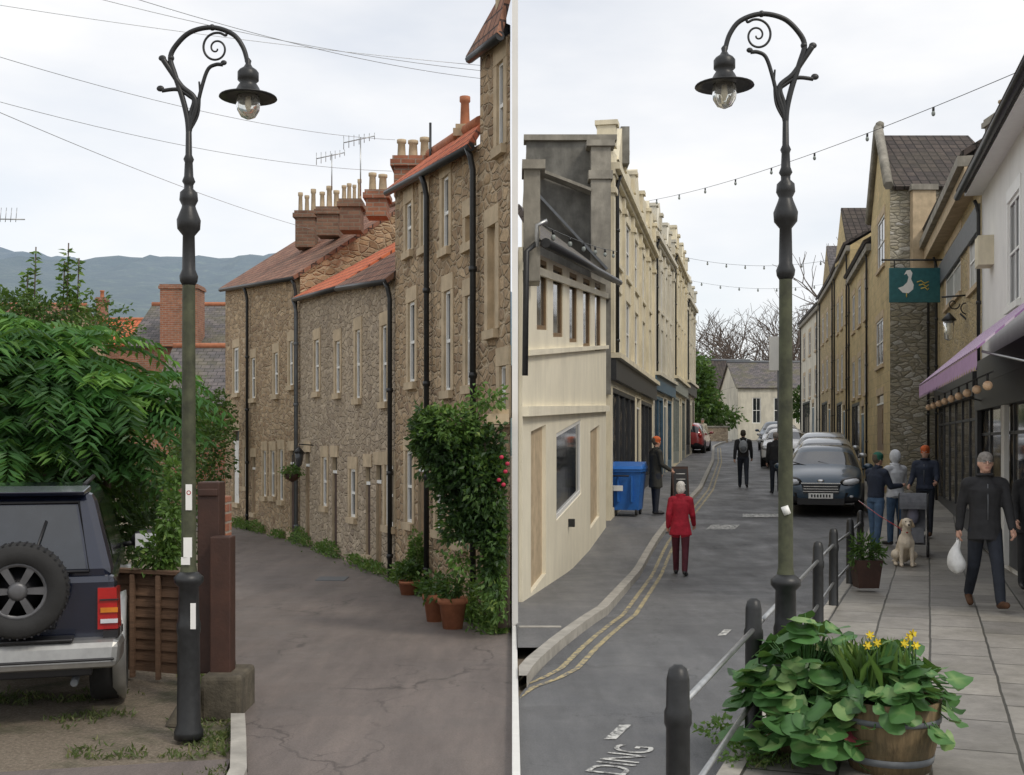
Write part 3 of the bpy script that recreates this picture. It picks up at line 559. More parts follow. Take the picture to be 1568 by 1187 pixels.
rhouse((FR2(44)+.01,44.02),(FR2(52),52),9.4,M['yelst'],M['rf_dark'],3,[(4.2,5.6),(6.7,8.0)],45)
rhouse((FR2(52)+.01,52.02),(FR2(61),61),9.4,M['st_yel'],M['rf_slate'],3,[(4.6,6.0),(7.0,8.3)],54)
rhouse((FR2(61)+.01,61.02),(FR2(72),72),9.2,M['cream3'],M['rf_slate'],3,[(4.6,6.0),(7.0,8.3)])
r,mb=bghouse('stone_house',XU(1130,82),XU(1260,82),82,7,1,6.0,7.9,M['cream3'],M['rf_slate'],[('w',1+i*1.5,1.6+i*1.5,3.4,5.2) for i in range(4)],M['lead']); mb.build('roof',r)
r,mb=bghouse('stone_house',XU(1080,90),XU(1160,90),90,7,1,6.3,8.6,M['st_grey'],M['rf_dark'],[('w',1.5,2.3,3.6,5)],M['lead']); mb.build('roof',r)
mb=MB(); mb.b2(8.6,13.6,74,74.4,1.5,3.0,M['st_grey']); mb.b2(8.5,13.7,73.95,74.45,3.002,3.1,M['ashlar_g']); mb.build('stone_boundary_wall')
# ---------------------------------------------------------------- foliage
def leafobj(name,pts,dirs,size,mat,parent=None,wid=.5,fold=.25,lc=None,extra=None):
    pts=np.asarray(pts,float); n=len(pts); size=np.asarray(size)*np.ones(n)
    dirs=np.asarray(dirs,float); dirs/=np.linalg.norm(dirs,axis=1)[:,None]+1e-9
    rn=NR.normal(size=(n,3)); rn[:,2]+=1.2; sd=np.cross(dirs,rn); sd/=np.linalg.norm(sd,axis=1)[:,None]+1e-9; up=np.cross(sd,dirs)
    s=size[:,None]
    b=pts; tip=pts+dirs*s-up*s*.1; l=pts+dirs*s*.45+sd*s*wid*.5+up*s*fold*.4; r=pts+dirs*s*.45-sd*s*wid*.5+up*s*fold*.4
    vv=np.stack([b,l,tip,r],1).reshape(-1,3); k=np.arange(n)*4
    ff=np.concatenate([np.stack([k,k+1,k+2],1),np.stack([k,k+2,k+3],1)])
    me=bpy.data.meshes.new(name); me.from_pydata(vv.tolist(),[],ff.tolist()); me.materials.append(mat)
    lc=NR.rand(n) if lc is None else lc
    a=me.attributes.new('lc','FLOAT','POINT'); a.data.foreach_set('value',np.repeat(lc,4))
    o=bpy.data.objects.new(name,me); bpy.context.collection.objects.link(o)
    if parent:o.parent=parent
    return o
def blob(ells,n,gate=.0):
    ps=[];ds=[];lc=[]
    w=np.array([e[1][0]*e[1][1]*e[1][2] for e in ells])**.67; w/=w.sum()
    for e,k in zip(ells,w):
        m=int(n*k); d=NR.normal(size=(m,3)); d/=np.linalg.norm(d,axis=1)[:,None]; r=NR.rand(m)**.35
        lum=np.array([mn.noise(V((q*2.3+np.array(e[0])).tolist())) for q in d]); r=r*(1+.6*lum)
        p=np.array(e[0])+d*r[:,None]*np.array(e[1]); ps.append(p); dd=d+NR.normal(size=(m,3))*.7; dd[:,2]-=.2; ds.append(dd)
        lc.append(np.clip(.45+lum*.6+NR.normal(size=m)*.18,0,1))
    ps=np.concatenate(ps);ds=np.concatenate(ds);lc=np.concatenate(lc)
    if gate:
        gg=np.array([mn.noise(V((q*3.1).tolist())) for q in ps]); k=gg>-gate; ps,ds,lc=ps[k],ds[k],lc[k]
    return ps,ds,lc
def bush(name,ells,n,size,mat,parent=None,gate=.25,wid=.55,xmax=None,xmin=None,zmin=0):
    p,d,l=blob([(tuple(c),r) for c,r in ells],n,gate); k=p[:,2]>zmin
    if xmax is not None: k&=(p[:,0]+size*1.1<xmax)
    if xmin is not None: k&=p[:,0]>xmin
    return leafobj(name,p[k],d[k],size*(.6+.7*NR.rand(k.sum())),mat,parent,wid,lc=l[k])
root=grp('sumac_tree'); mb=MB(); base=V((XU(120,12.6),12.6,0))
for q,r in (((0,0,2.4),.07),((-.7,.2,2.5),.05),((.5,0,2.2),.05),((-1.3,0,2.2),.05),((.1,-.3,2.9),.04)): mb.tube([base,base+V((q[0]*.25,q[1]*.3,.9)),base+V((q[0]*.7,q[1],q[2]*.75)),base+V(q)],[.09,.07,r*.8,.015],M['bark'],7)
mb.build('trunk_and_limbs',root)
def fronds(name,ells,nf,mat,flen,parent,ll=.15):
    pts=[];drs=[];lcs=[]; sz=[]
    for _ in range(nf):
        c,r=ells[R.choices(range(len(ells)),[e[1][0]*e[1][2] for e in ells])[0]]; c=V(c)
        d=V((R.gauss(0,1),R.gauss(-.35,1),R.gauss(.35,.9))).normalized(); q=c+V((d.x*r[0],d.y*r[1],d.z*r[2]))*(R.random()**.3)*.8
        h=V((d.x,d.y,0)).normalized()*.9+V((0,0,.45+.45*d.z)); h=(h+V((R.gauss(0,.35),R.gauss(0,.35),R.gauss(0,.2)))).normalized(); L=flen*R.uniform(.65,1.2); sd=h.cross(V((0,0,1))).normalized(); col=min(1,max(0,.42+.4*d.z+R.gauss(0,.18)))  # upper fronds paler: light from above painted into the leaf colour
        for i in range(11):
            t_=i/10; p=q+h*L*t_+V((0,0,-.55*L*t_*t_)); dr=(h+V((0,0,-1.0*t_)))
            for sg in (-1,1):
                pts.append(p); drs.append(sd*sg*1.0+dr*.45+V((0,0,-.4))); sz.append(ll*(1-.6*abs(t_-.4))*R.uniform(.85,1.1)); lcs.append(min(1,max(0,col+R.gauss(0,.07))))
    return leafobj(name,[tuple(p) for p in pts],[tuple(p) for p in drs],sz,mat,parent,.25,.15,lc=np.array(lcs))
E=[(P(50,600,12),(1.0,.8,.55)),(P(185,635,12),(.45,.6,.42)),(P(100,545,12),(.6,.7,.24)),(P(10,520,12),(.45,.6,.22)),(P(40,705,12),(.9,.7,.40)),(P(222,580,12.3),(.20,.4,.16)),(P(130,710,12.2),(.5,.5,.26))]
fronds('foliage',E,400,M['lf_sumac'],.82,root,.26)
bush('painted_shade_leaves',[(P(80,770,13.3),(1.3,.5,.65)),(P(60,660,13.1),(1.0,.4,.5))],8000,.11,M['lf_dark'],root,0)  # dark leaves added, their colour paints the shadow inside the crown
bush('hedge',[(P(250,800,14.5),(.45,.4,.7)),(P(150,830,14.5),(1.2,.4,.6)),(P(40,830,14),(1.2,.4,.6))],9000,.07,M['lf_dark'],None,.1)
bush('climbing_plant',[(P(262,800,9.9),(.08,.15,.42)),(P(268,725,9.9),(.07,.1,.12)),(P(245,850,9.9),(.16,.15,.2))],900,.07,M['lf_light'],None,.4)
bush('garden_shrub',[(P(315,690,24),(.6,.6,1.0)),(P(290,655,26),(.6,.6,.9)),(P(335,640,27),(.35,.5,.6))],5500,.1,M['lf_mid'],None,.2)
bush('garden_shrub',[(P(60,475,20),(1.3,.8,.35)),(P(0,480,20),(1.0,.8,.4)),(P(150,505,22),(.8,.8,.3)),(P(230,690,22),(.9,.6,1.4))],6000,.1,M['lf_mid'],None,.3)
mb=MB(); 
SH=((52,378),(102,372),(96,400),(118,395),(40,410))
for u,v in SH: mb.tube([P(u,480,19.9),P(u+3,v,19.9)],.012,M['twig'],5)
mb.build('tall_shoots'); pp=[];dd=[]
for u,v in SH:
    for i in range(48):
        t_=R.random()*.95+.05; q=P(u+3*t_,v+(480-v)*t_,19.9); a=R.random()*6.3; pp.append(tuple(q)); dd.append((math.cos(a),math.sin(a),R.uniform(-.5,.6)))
o=leafobj('shoot_leaves',pp,dd,.15,M['lf_light'],bpy.data.objects['tall_shoots'],.5)
root=grp('climbing_rose'); mb=MB(); mb.tube([P(770,960,12.0),P(760,800,11.9),P(740,680,11.7),P(700,640,11.6)],[.05,.04,.03,.015],M['bark'],7); mb.tube([P(776,960,12.1),P(772,760,12.0),P(765,610,12.0)],[.04,.03,.012],M['bark'],7)
for u,v in ((768,700),(774,722),(777,710),(764,735),(771,742)): mb.ell(P(u,v,11.2),(.022,.02,.02),M['flower'],8,5)
mb.build('stems_flowers',root)
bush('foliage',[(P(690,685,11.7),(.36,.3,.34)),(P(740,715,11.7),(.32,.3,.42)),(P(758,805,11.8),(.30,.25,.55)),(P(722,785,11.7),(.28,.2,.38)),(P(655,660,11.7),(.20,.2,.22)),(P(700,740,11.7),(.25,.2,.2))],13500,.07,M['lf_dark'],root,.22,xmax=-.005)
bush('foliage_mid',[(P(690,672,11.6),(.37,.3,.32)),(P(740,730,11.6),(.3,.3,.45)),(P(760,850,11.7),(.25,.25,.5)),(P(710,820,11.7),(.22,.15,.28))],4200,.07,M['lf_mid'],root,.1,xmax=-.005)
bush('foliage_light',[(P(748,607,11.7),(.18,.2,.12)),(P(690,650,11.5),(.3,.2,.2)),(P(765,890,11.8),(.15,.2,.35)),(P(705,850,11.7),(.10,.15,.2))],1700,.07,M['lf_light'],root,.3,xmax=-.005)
mb=MB(); mb.b2(-.25,-.03,11.6,12.2,2.15,2.25,M['ashlar']); mb.b2(-.2,-.03,11.7,12.2,2.25,2.3,M['ashlar']); mb.build('stone_porch_hood')
def pot(x,y,r,h,name='terracotta_pot',m='terra'):
    root=grp(name,(x,y,0)); mb=MB(); mb.lathe([(r*.7,0),(r*.95,h*.8),(r*1.08,h*.8),(r*1.08,h),(r*.9,h),(r*.85,h*.8)],M[m],n=18); mb.build('pot',root); return root
for u,d,r,h in ((673,13.1,.13,.30),(700,12.6,.15,.33),(632,15.4,.14,.18)):
    q=pot(XU(u,d)-.04,d-.15,r,h); bush('plant',[((0,0,h+.10),(.18,.18,.16))],300,.08,M['lf_mid'],q,.1)
bush('dwarf_conifer',[(P(637,862,15.4),(.12,.12,.36))],1500,.05,M['lf_light'],None,0)
pp=[];dd=[]
for i in range(5200):
    y=R.uniform(13,29); k=mn.noise(V((y*.9,3,1)))
    if k<-.12: continue
    n_=abs(R.gauss(0,.11)); pp.append((TL(y)-n_-.02,y,R.uniform(0,.16+.3*max(0,k)))); dd.append((R.gauss(-.3,.5),R.gauss(0,.5),R.uniform(.1,1)))
for i in range(1100):
    y=R.uniform(12,13.3); pp.append((TL(y)-abs(R.gauss(0,.15))-.05,y,R.random()**2*.4)); dd.append((R.gauss(-.3,.5),R.gauss(0,.5),R.uniform(.1,1)))
leafobj('weeds',pp,dd,.065,M['lf_light'],None,.45)
pp=[];dd=[];ss=[]
for i in range(24000):
    if R.random()<.7:
        x=R.uniform(-4.6,LL(8)-.12); y=R.uniform(7.35,11)
        k=mn.noise(V((x*1.7,y*1.7,5)))+.4*mn.noise(V((x*6,y*6,2)))
        if k<.22+(0 if x<-2.2 else -.3) or R.random()<.35: continue
    else:
        y=R.uniform(6.7,22); x=LL(y)-.12-abs(R.gauss(0,.12))
        if y>8.3: x+=.1
        if mn.noise(V((x*1.6,y*1.2,5)))<-.05: continue
    if x>LL(y)-.08: continue
    pp.append((x,y,-.03)); dd.append((R.gauss(0,.7),R.gauss(0,.7),.8)); ss.append(R.uniform(.025,.065))
for i in range(1300):
    y=R.uniform(6.7,11); x=KR(y)+.15+abs(R.gauss(0,.14)); pp.append((x,y,.09)); dd.append((R.gauss(0,.5),R.gauss(0,.5),1)); ss.append(R.uniform(.03,.07))
leafobj('grass',pp,dd,np.array(ss),M['lf_grass'],None,.28)
bush('evergreen_tree',[(P(1068,590,78),(1.1,1.5,1.8)),(P(1060,570,80),(1.0,1.5,1.3)),(P(1075,625,77),(1.3,1.5,1.2))],7000,.32,M['lf_mid'],None,.15,zmin=1)
bush('garden_shrub',[(P(1225,618,74),(.9,1,1.0)),(P(1100,640,79),(1.5,1,.9))],3000,.28,M['lf_mid'],None,.1,zmin=1)
def baretree(name,x,y,z,h,seed,kk=7):
    rr=random.Random(seed); mb=MB()
    def br(p,d,l,r,k):
        q=p+d*l; m=p.lerp(q,.5)+V((rr.gauss(0,.03),rr.gauss(0,.03),0))*l
        mb.tube([p,m,q],[r,r*.85,r*.65],M['twig'],3 if k<4 else 6,False)
        if k==0: return
        for _ in range(rr.choice((2,3,3)) if k>1 else 2):
            nd=(d+V((rr.gauss(0,.5),rr.gauss(0,.5),rr.gauss(.08,.25)))).normalized(); br(q if rr.random()<.75 else m,nd,l*rr.uniform(.66,.9),max(.022,r*.62),k-1)
    br(V((x,y,z)),V((0,0,1)),h*.21,h*.02,kk); mb.build(name,uv=False)
for i,(u,d,v) in enumerate(((1095,112,455),(1125,104,448),(1160,110,445),(1190,100,440),(1222,108,455),(1150,122,440),(1205,118,445),(1078,120,470))):
    baretree('bare_tree',XU(u,d),d,2,(ZV(v,d)-2)*1.15,i,6)
baretree('bare_tree',XU(1302,85),85,2,(ZV(245,85)-2)*1.1,31,6)
# ---------------------------------------------------------------- street lamps
def cm(pts,n=6):
    pts=[V(p) for p in pts]; o=[]
    for i in range(len(pts)-1):
        p0,p1,p2,p3=pts[max(i-1,0)],pts[i],pts[i+1],pts[min(i+2,len(pts)-1)]
        for k in range(n):
            t_=k/n; o.append(.5*((2*p1)+(-p0+p2)*t_+(2*p0-5*p1+4*p2-p3)*t_**2+(-p0+3*p1-3*p2+p3)*t_**3))
    return o+[pts[-1]]
def lamp(x,y,s,mir):
    root=grp('street_lamp',(x,y,0)); mb=MB()
    Q=lambda u,v:V(((u-289)*s*mir,0,(1133-v)*s))
    L1=[(22,1133),(22,1122),(18,1112),(17,1040),(16.5,975),(18,968),(18,958),(16,950),(15,902),(22,894),(22,886),(13,878)]
    L2=[(13,878),(11,868),(10.5,700),(9.5,440)]
    L3=[(9.5,440),(13,434),(14,426),(10,416),(9,364),(17,354),(18,340),(11,322),(10,318),(14,310),(13,298),(7,292),(7,286),(10,281),(7,273),(6,252),(8,247),(5,240),(4.5,205),(3,203)]
    for L,m in ((L1,M['iron']),(L2,M['green_iron']),(L3,M['iron'])): mb.lathe([(r*s,(1133-v)*s) for r,v in L],m,n=24,cap=(m is M['iron']))
    mb.build('post',root); mb=MB()
    def tb(pts,r): 
        p=cm([Q(*q) for q in pts]); k=len(p); mb.tube(p,[ (r[0]+(r[1]-r[0])*i/(k-1))*s for i in range(k)],M['iron'],8)
    tb([(289,208),(287,185),(280,155),(268,118),(261,92),(270,72),(292,52),(325,45),(356,55),(372,75),(379,98)],(4.5,3.6))
    tb([(289,208),(291,180),(297,158),(290,150),(272,140),(248,142)],(3.5,3)); tb([(290,206),(294,185),(300,165),(296,150),(278,135),(262,112),(250,94)],(3.5,4.5))
    tb([(290,200),(299,178),(308,140),(318,110),(330,102),(341,102)],(3,3)); tb([(289,206),(303,180),(306,150),(305,128)],(2,1.5))
    sp=[]; 
    for i in range(30):
        a=i/29*math.pi*3.6; r=27*(1-i/29)**1.0+2.5; sp.append((331+r*math.cos(a+.9)*.8,77-r*math.sin(a+.9)*.85))
    tb([(347,52)]+sp,(2.0,1.3))
    for c,r in (((325,45),5),((379,96),4.5),((262,92),5)): mb.ell(Q(*c),(r*s,r*s,r*s),M['iron'],10,6)
    for a,b,w in (((250,96),(247,88),6),((248,142),(243,135),6),((341,102),(344,96),5)): mb.ell((Q(*a)+Q(*b))/2,(w*s,2.5*s,w*.8*s),M['iron'],10,6)
    mb.build('scroll_arm',root); mb=MB()
    c=Q(380,0); cx=c.x
    pr=[(2,92),(5,96),(4,101),(7,106),(13,110),(16,114),(16,126),(12,130),(16,136),(19,142),(28,147),(43,151),(44,153),(30,151),(17,150)]
    mb.lathe([(r*s,(1133-v)*s) for r,v in pr],M['iron'],(cx,0,0),28,cap=False)
    mb.lathe([(16*s,(1133-150)*s),(18.5*s,(1133-160)*s),(17*s,(1133-172)*s),(11*s,(1133-182)*s),(2*s,(1133-186)*s)],M['lampglass'],(cx,0,0),20,cap=False)
    mb.lathe([(5*s,(1133-150)*s),(6*s,(1133-165)*s),(2*s,(1133-175)*s)],M['lampdim'],(cx,0,0),12)
    mb.build('lantern_head',root); return root
l1=lamp(XU(289,7.8),7.8,7.8/1800,1)
l2=lamp(XU(1203,7.6),7.6,7.6/1800*1.03,-1)
M['red_l']=simple('red_lens',(.40,.01,.01),.2,coat=.5)
mb=MB(); mb.box((.05,-.078,.82),(.035,.005,.17),M['wpaint']); mb.box((0.01,-.06,1.27),(.055,.005,.13),M['wpaint'],.1); mb.box((-.005,-.058,1.18),(.06,.005,.05),M['wpaint'],-.1); mb.box((0.015,-.052,1.6),(.042,.004,.17),M['wpaint']); mb.lathe([(.010,0),(.015,0)],M['red_l'],(.015,-.0555,1.63),14,axis=(0,-1,0),cap=False); mb.build('stickers',l1)
mb=MB(); mb.tube([(-.02,-.052,1.55),(.0,-.052,1.5)],.025,M['wpaint'],6); mb.build('sticker',l2)
# ---------------------------------------------------------------- left foreground
mb=MB(); 
x0,x1=XU(168,10),XU(282,9.6)
for i in range(9): z=.05+i*.09; mb.hexa([(x0,9.98,z),(x1,9.68,z),(x1,9.72,z),(x0,10.02,z),(x0,10.0,z+.098),(x1,9.7,z+.098),(x1,9.715,z+.098),(x0,10.015,z+.098)],M['fence'])
for k in (0,.33,.66,1):
    x=x0+(x1-x0)*k; y=9.96-.3*k; mb.box((x,y-.02,.43),(.035,.05,.86),M['fence'])
mb.hexa([(x0,9.93,.87),(x1,9.63,.87),(x1,9.75,.87),(x0,10.05,.87),(x0,9.93,.9),(x1,9.63,.9),(x1,9.75,.9),(x0,10.05,.9)],M['fence']); mb.build('wooden_fence')
mb=MB(); d=8.7; mb.b2(XU(302,d),XU(336,d),d,d+.18,.25,ZV(738,d),M['wood_d']); mb.b2(XU(304,d),XU(334,d),d-.02,d,ZV(760,d),ZV(748,d),M['wood_d']); mb.build('timber_gate_post',bevel=.01)
mb=MB(); d=8.55; mb.b2(XU(321,d),XU(353,d),d,d+.16,.25,ZV(822,d),M['wood_d']); mb.b2(XU(334,d+.6),XU(348,d+.6),d+.6,d+.75,.25,ZV(760,d+.6),M['redbrick']); mb.build('timber_gate_post',bevel=.01)
M['kblk']=simple('low_wall_weathered_stone',(.10,.085,.06),.9,var=.5,scale=7,bump=.8,stain=.7)
mb=MB(); d=8.4; mb.b2(XU(306,d),XU(368,d),d,d+.5,-.05,.29,M['kblk']); mb.hexa([(XU(255,8.3),8.2,-.03),(XU(300,8.2),8.15,-.03),(XU(306,8.4),8.6,-.03),(XU(275,8.6),8.7,-.03),(XU(285,8.3),8.3,.22),(XU(300,8.2),8.3,.24),(XU(304,8.4),8.5,.2),(XU(290,8.6),8.5,.15)],M['kblk']); mb.build('low_stone_wall',bevel=.03)
def wire(name,a,b,sag,r=.008):
    mb=MB(); mb.tube([a.lerp(b,i/20)-V((0,0,sag*4*(i/20)*(1-i/20))) for i in range(21)],r,M['steel'],5); mb.build(name)
wire('overhead_cable',P(-60,-60,10),P(735,108,13.5),.12,.003); wire('overhead_cable',P(120,-30,9),P(735,120,14),.1,.003)
wire('overhead_cable',P(-40,75,10),P(605,214,17.5),.15,.003); wire('overhead_cable',P(-40,145,11),P(600,262,17.5),.15,.003); wire('overhead_cable',P(-50,0,12),P(735,100,14),.05,.003)
wire('overhead_cable',P(-40,155,12),P(480,352,25),.1,.004)
def festoon(a,b,sag,n,r=.04):
    mb=MB(); f=lambda k:a.lerp(b,k)-V((0,0,sag*4*k*(1-k))); mb.tube([f(i/24) for i in range(25)],.006,M['iron'],5)
    for i in range(n):
        q=f((i+.5)/n); mb.tube([q,q-V((0,0,.06))],r*.5,M['iron'],6); mb.ell(q-V((0,0,.1)),(r*.8,r*.8,r*1.1),M['sf_grn'],8,6)
    mb.build('festoon_lights')
festoon(P(990,308,36),P(1640,75,15),.25,9); festoon(P(1040,392,48),P(1300,392,48),.4,9,.05); festoon(P(832,345,14.5),P(945,385,24.5),.05,6); festoon(P(1060,430,60),P(1290,430,60),.4,8,.06)
# ---------------------------------------------------------------- bollards, planters, signs
bp=[(.72,5.1),(1.50,7.3),(3.02,11.6),(3.72,13.6),(4.66,16.2),(5.6,18.9)]
for (x,y) in bp:
    mb=MB(); mb.lathe([(.075,0),(.075,.06),(.055,.1),(.052,.72),(.060,.74),(.060,.79),(.052,.81),(.050,.93),(.040,.975),(.015,.995)],M['iron'],n=18); mb.build('bollard',loc=(x,y,gz(x,y)+.0))
mb=MB()
for (a,b) in zip(bp[:-1],bp[1:]):
    for z in (.80,.36): mb.tube([(a[0],a[1],z+g(a[1])),(b[0],b[1],z+g(b[1]))],.016,M['steel'],8)
mb.build('guard_rail')
def bigleaves(name,c,rad,n,size,parent,mat,seed=3,hh=.36,drop=.42):
    rr=random.Random(seed); mb=MB(); vals=[]
    for _ in range(n):
        a=rr.random()*6.283; q=math.sqrt(rr.random()); rd=rad*q; tip=V(c)+V((math.cos(a)*rd,math.sin(a)*rd*.85,hh*(1-q*q)*rr.uniform(.25,1.1)-drop*q**3*rr.random()))
        root=V(c)+V((math.cos(a)*rd*.25,math.sin(a)*rd*.2,-.05)); mb.tube([root,root.lerp(tip,.5)+V((0,0,.05)),tip],[.006,.005,.004],mat,4,False); vals+= [.6]*12
        s=size*rr.uniform(.55,1.25); out=V((math.cos(a)+rr.gauss(0,.4),math.sin(a)+rr.gauss(0,.4),rr.uniform(-1.1,.25))).normalized(); sd=out.cross(V((0,0,1))).normalized(); sd=(sd+V((0,0,rr.gauss(0,.3)))).normalized(); nrm=sd.cross(out).normalized(); col=min(1,max(0,rr.gauss(.5,.27)))
        K=15; cen=tip+out*s*.35+nrm*(-.07*s); ring=[]; ph=rr.random()*6
        for i in range(K):
            t_=2*math.pi*i/K; r=s*.52*(1+.08*math.sin(4*t_+ph)+rr.uniform(-.04,.04)); qv=tip+out*(s*.42+math.cos(t_)*r*1.1)+sd*math.sin(t_)*r+nrm*((.10*math.cos(2*t_)+.06*math.sin(3*t_+ph)-.12*max(0,math.cos(t_)))*s)
            if i==K//2 or i==K//2+1: qv=qv.lerp(cen,.45)
            ring.append(mb.av(qv))
        ci=mb.av(cen)
        for i in range(K): mb.fa((ci,ring[i],ring[(i+1)%K]),mat,True)
        vals+= [min(1,max(0,col+rr.gauss(0,.10))) for i in range(K)]+[min(1,col+.35)]
    o=mb.build(name,parent,uv=False); at=o.data.attributes.new('lc','FLOAT','POINT'); v2=vals[:len(mb.v)]+[.5]*(len(mb.v)-len(vals)); at.data.foreach_set('value',v2); return o
root=grp('barrel_planter'); bx,by=XU(1362,6.75),6.75; mb=MB()
mb.lathe([(.22,.09),(.27,.3),(.285,.5),(.265,.5),(.25,.44)],M['barrel'],(bx,by,0),28); mb.lathe([(.236,.15),(.241,.15),(.249,.19),(.245,.19)],M['lead'],(bx,by,0),28,cap=False); mb.lathe([(.275,.38),(.283,.38),(.286,.41),(.28,.41)],M['lead'],(bx,by,0),28,cap=False); mb.lathe([(.26,.45),(.01,.47)],M['earth'],(bx,by,0),16)
mb.build('half_barrel',root); bigleaves('foliage',(bx,by,.54),.37,165,.125,root,M['lf_round'],4,.28,.24)
leafobj('strap_leaves',[(bx-.08+R.gauss(0,.09),by+R.gauss(0,.07),.55) for _ in range(110)],[(R.gauss(0,.3),R.gauss(0,.25),1) for _ in range(110)],.29,M['lf_light'],root,.06)
mb=MB()
for u,v in ((1332,972),(1328,988),(1392,975),(1402,988),(1343,984),(1385,985),(1397,970)):
    q=P(u,v,6.6); mb.tube([q-V((0,0,.2)),q],.004,M['lf_round'],4); tq=R.uniform(-.5,.5)
    for k in range(6):
        a=k*1.047+tq; mb.poly([q,q+V((math.cos(a-.4)*.018,-.008,math.sin(a-.4)*.018)),q+V((math.cos(a)*.028,-.004,math.sin(a)*.028)),q+V((math.cos(a+.4)*.018,-.008,math.sin(a+.4)*.018))],M['daff'])
    mb.lathe([(.006,0),(.010,.018),(.012,.02)],M['daff'],q,8,axis=(tq,-1,.1))
mb.build('daffodils',root)
root=grp('barrel_planter'); b2x,b2y=XU(1235,7.1),7.1; mb=MB(); mb.lathe([(.2,.09),(.26,.4),(.24,.4)],M['barrel'],(b2x,b2y,0),22); mb.lathe([(.24,.37),(.01,.4)],M['earth'],(b2x,b2y,0),16); mb.build('half_barrel',root)
bigleaves('foliage',(b2x,b2y,.52),.40,170,.16,root,M['lf_round'],9,.40,.3); bigleaves('foliage_front',(b2x-.03,b2y-.3,.34),.33,120,.14,root,M['lf_round'],12,.22,.4); bigleaves('red_leaves',(XU(1283,6.65),6.65,.33),.05,3,.10,root,M['lf_red'],2,.05,.05)
bush('groundcover_plant',[((XU(1150,6.9),6.9,.1),(.18,.2,.08)),((XU(1110,7.6),7.6,.1),(.15,.3,.04))],500,.05,M['lf_light'],None,.1)
root=grp('square_planter',(XU(1326,15.2),15.2,.1)); mb=MB(); mb.hexa([(-.13,-.13,0),(.13,-.13,0),(.13,.13,0),(-.13,.13,0),(-.17,-.17,.36),(.17,-.17,.36),(.17,.17,.36),(-.17,.17,.36)],M['wood_d']); mb.build('tub',root); bush('plant',[((0,0,.45),(.2,.2,.2))],700,.09,M['lf_mid'],root,.1,wid=.3)
M['teal']=simple('teal_sign_paint',(.03,.13,.14),.5)
root=grp('hanging_goose_sign'); d=29.0; mb=MB(); mb.b2(XU(1362,d),XU(1440,d),d,d+.06,ZV(463,d),ZV(410,d),M['teal']); mb.build('board',root,bevel=.01); mb=MB()
W=lambda u,v:(XU(u,d),d-.006,ZV(v,d)); mb.poly([W(*q) for q in ((1375,441),(1383,438),(1389,432),(1391,424),(1388,419),(1384,421),(1388,414),(1394,413),(1397,418),(1395,427),(1399,436),(1398,443),(1391,449),(1382,448))],M['wpaint']); mb.tube([W(1388,449),W(1388,455)],.015,M['yel'],5)
for k in range(3): mb.tube([W(1404+3*k,432+5*k),W(1410+3*k,430+5*k),W(1416+2*k,434+5*k),W(1422,431+5*k)],.016,M['yel'],5)
mb.tube([(XU(1350,d),d,ZV(398,d)),(XU(1512,d),d,ZV(398,d))],.025,M['iron'],6)
for u in (1370,1432): mb.tube([(XU(u,d),d+.03,ZV(398,d)),(XU(u,d),d+.03,ZV(411,d))],.015,M['iron'],5)
mb.build('goose_and_bracket',root)
mb=MB(); d=24.0; Q=lambda u,v:P(u,v,d); mb.tube([Q(1442,455),Q(1506,450)],.02,M['iron'],6)
for c,r in (((1460,465),10),((1480,470),14),((1495,462),9),((1488,488),9)): mb.tube([Q(c[0]+r*math.cos(a*.45)*(1-a/18),c[1]+r*math.sin(a*.45)*(1-a/18)) for a in range(15)],.014,M['iron'],5)
mb.tube([Q(1470,480),Q(1508,515)],.02,M['iron'],6); mb.lathe([(.02,.15),(.16,.0),(.12,-.02)],M['iron'],Q(1453,490),8); mb.lathe([(.12,-.02),(.09,-.38),(.02,-.42)],M['lampglass'],Q(1453,490),8); mb.lathe([(.04,-.05),(.04,-.3)],M['lampdim'],Q(1453,490),8); mb.build('bracket_lantern')
mb=MB(); d=34; mb.b2(XU(1178,d),XU(1208,d),d,d+.04,ZV(567,d),ZV(515,d),M['wpaint']); mb.tube([(XU(1193,d),d+.06,.5),(XU(1193,d),d+.06,ZV(515,d))],.04,M['lead'],8); mb.build('traffic_sign')
M['bin']=simple('blue_plastic',(.02,.14,.48),.45,var=.12,stain=.15)
root=grp('wheelie_bin',(XU(951,26),26,g(26)+.09),-.25); mb=MB(); w,dp,h=.50,.42,.95
mb.hexa([(-w*.86,-dp*.8,.12),(w*.86,-dp*.8,.12),(w*.86,dp*.8,.12),(-w*.86,dp*.8,.12),(-w,-dp,h),(w,-dp,h),(w,dp,h),(-w,dp,h)],M['bin']); mb.b2(-w-.03,w+.03,-dp-.03,dp+.03,h+.002,h+.06,M['bin']); mb.hexa([(-w-.04,-dp-.05,h+.062),(w+.04,-dp-.05,h+.062),(w+.04,dp+.03,h+.062),(-w-.04,dp+.03,h+.062),(-w,-dp+.05,h+.13),(w,-dp+.05,h+.13),(w,dp-.02,h+.22),(-w,dp-.02,h+.22)],M['bin'])
for x in (-.3,0,.3): mb.b2(x-.02,x+.02,-dp-.02,-dp+.1,.3,h-.1,M['bin'])
mb.tube([(-.25,-dp-.05,h-.08),(.25,-dp-.05,h-.08)],.02,M['blk'],6); mb.box((0,-dp-.03,.6),(.22,.01,.12),M['wpaint'])
mb.build('body_lid',root,bevel=.025); mb=MB()
for x in (-.38,.38):
    for y in (-.28,.28): mb.lathe([(.075,-.025),(.08,-.015),(.08,.015),(.075,.025)],M['rubber'],(x,y,.08),14,axis=(1,0,0))
mb.build('wheels',root)
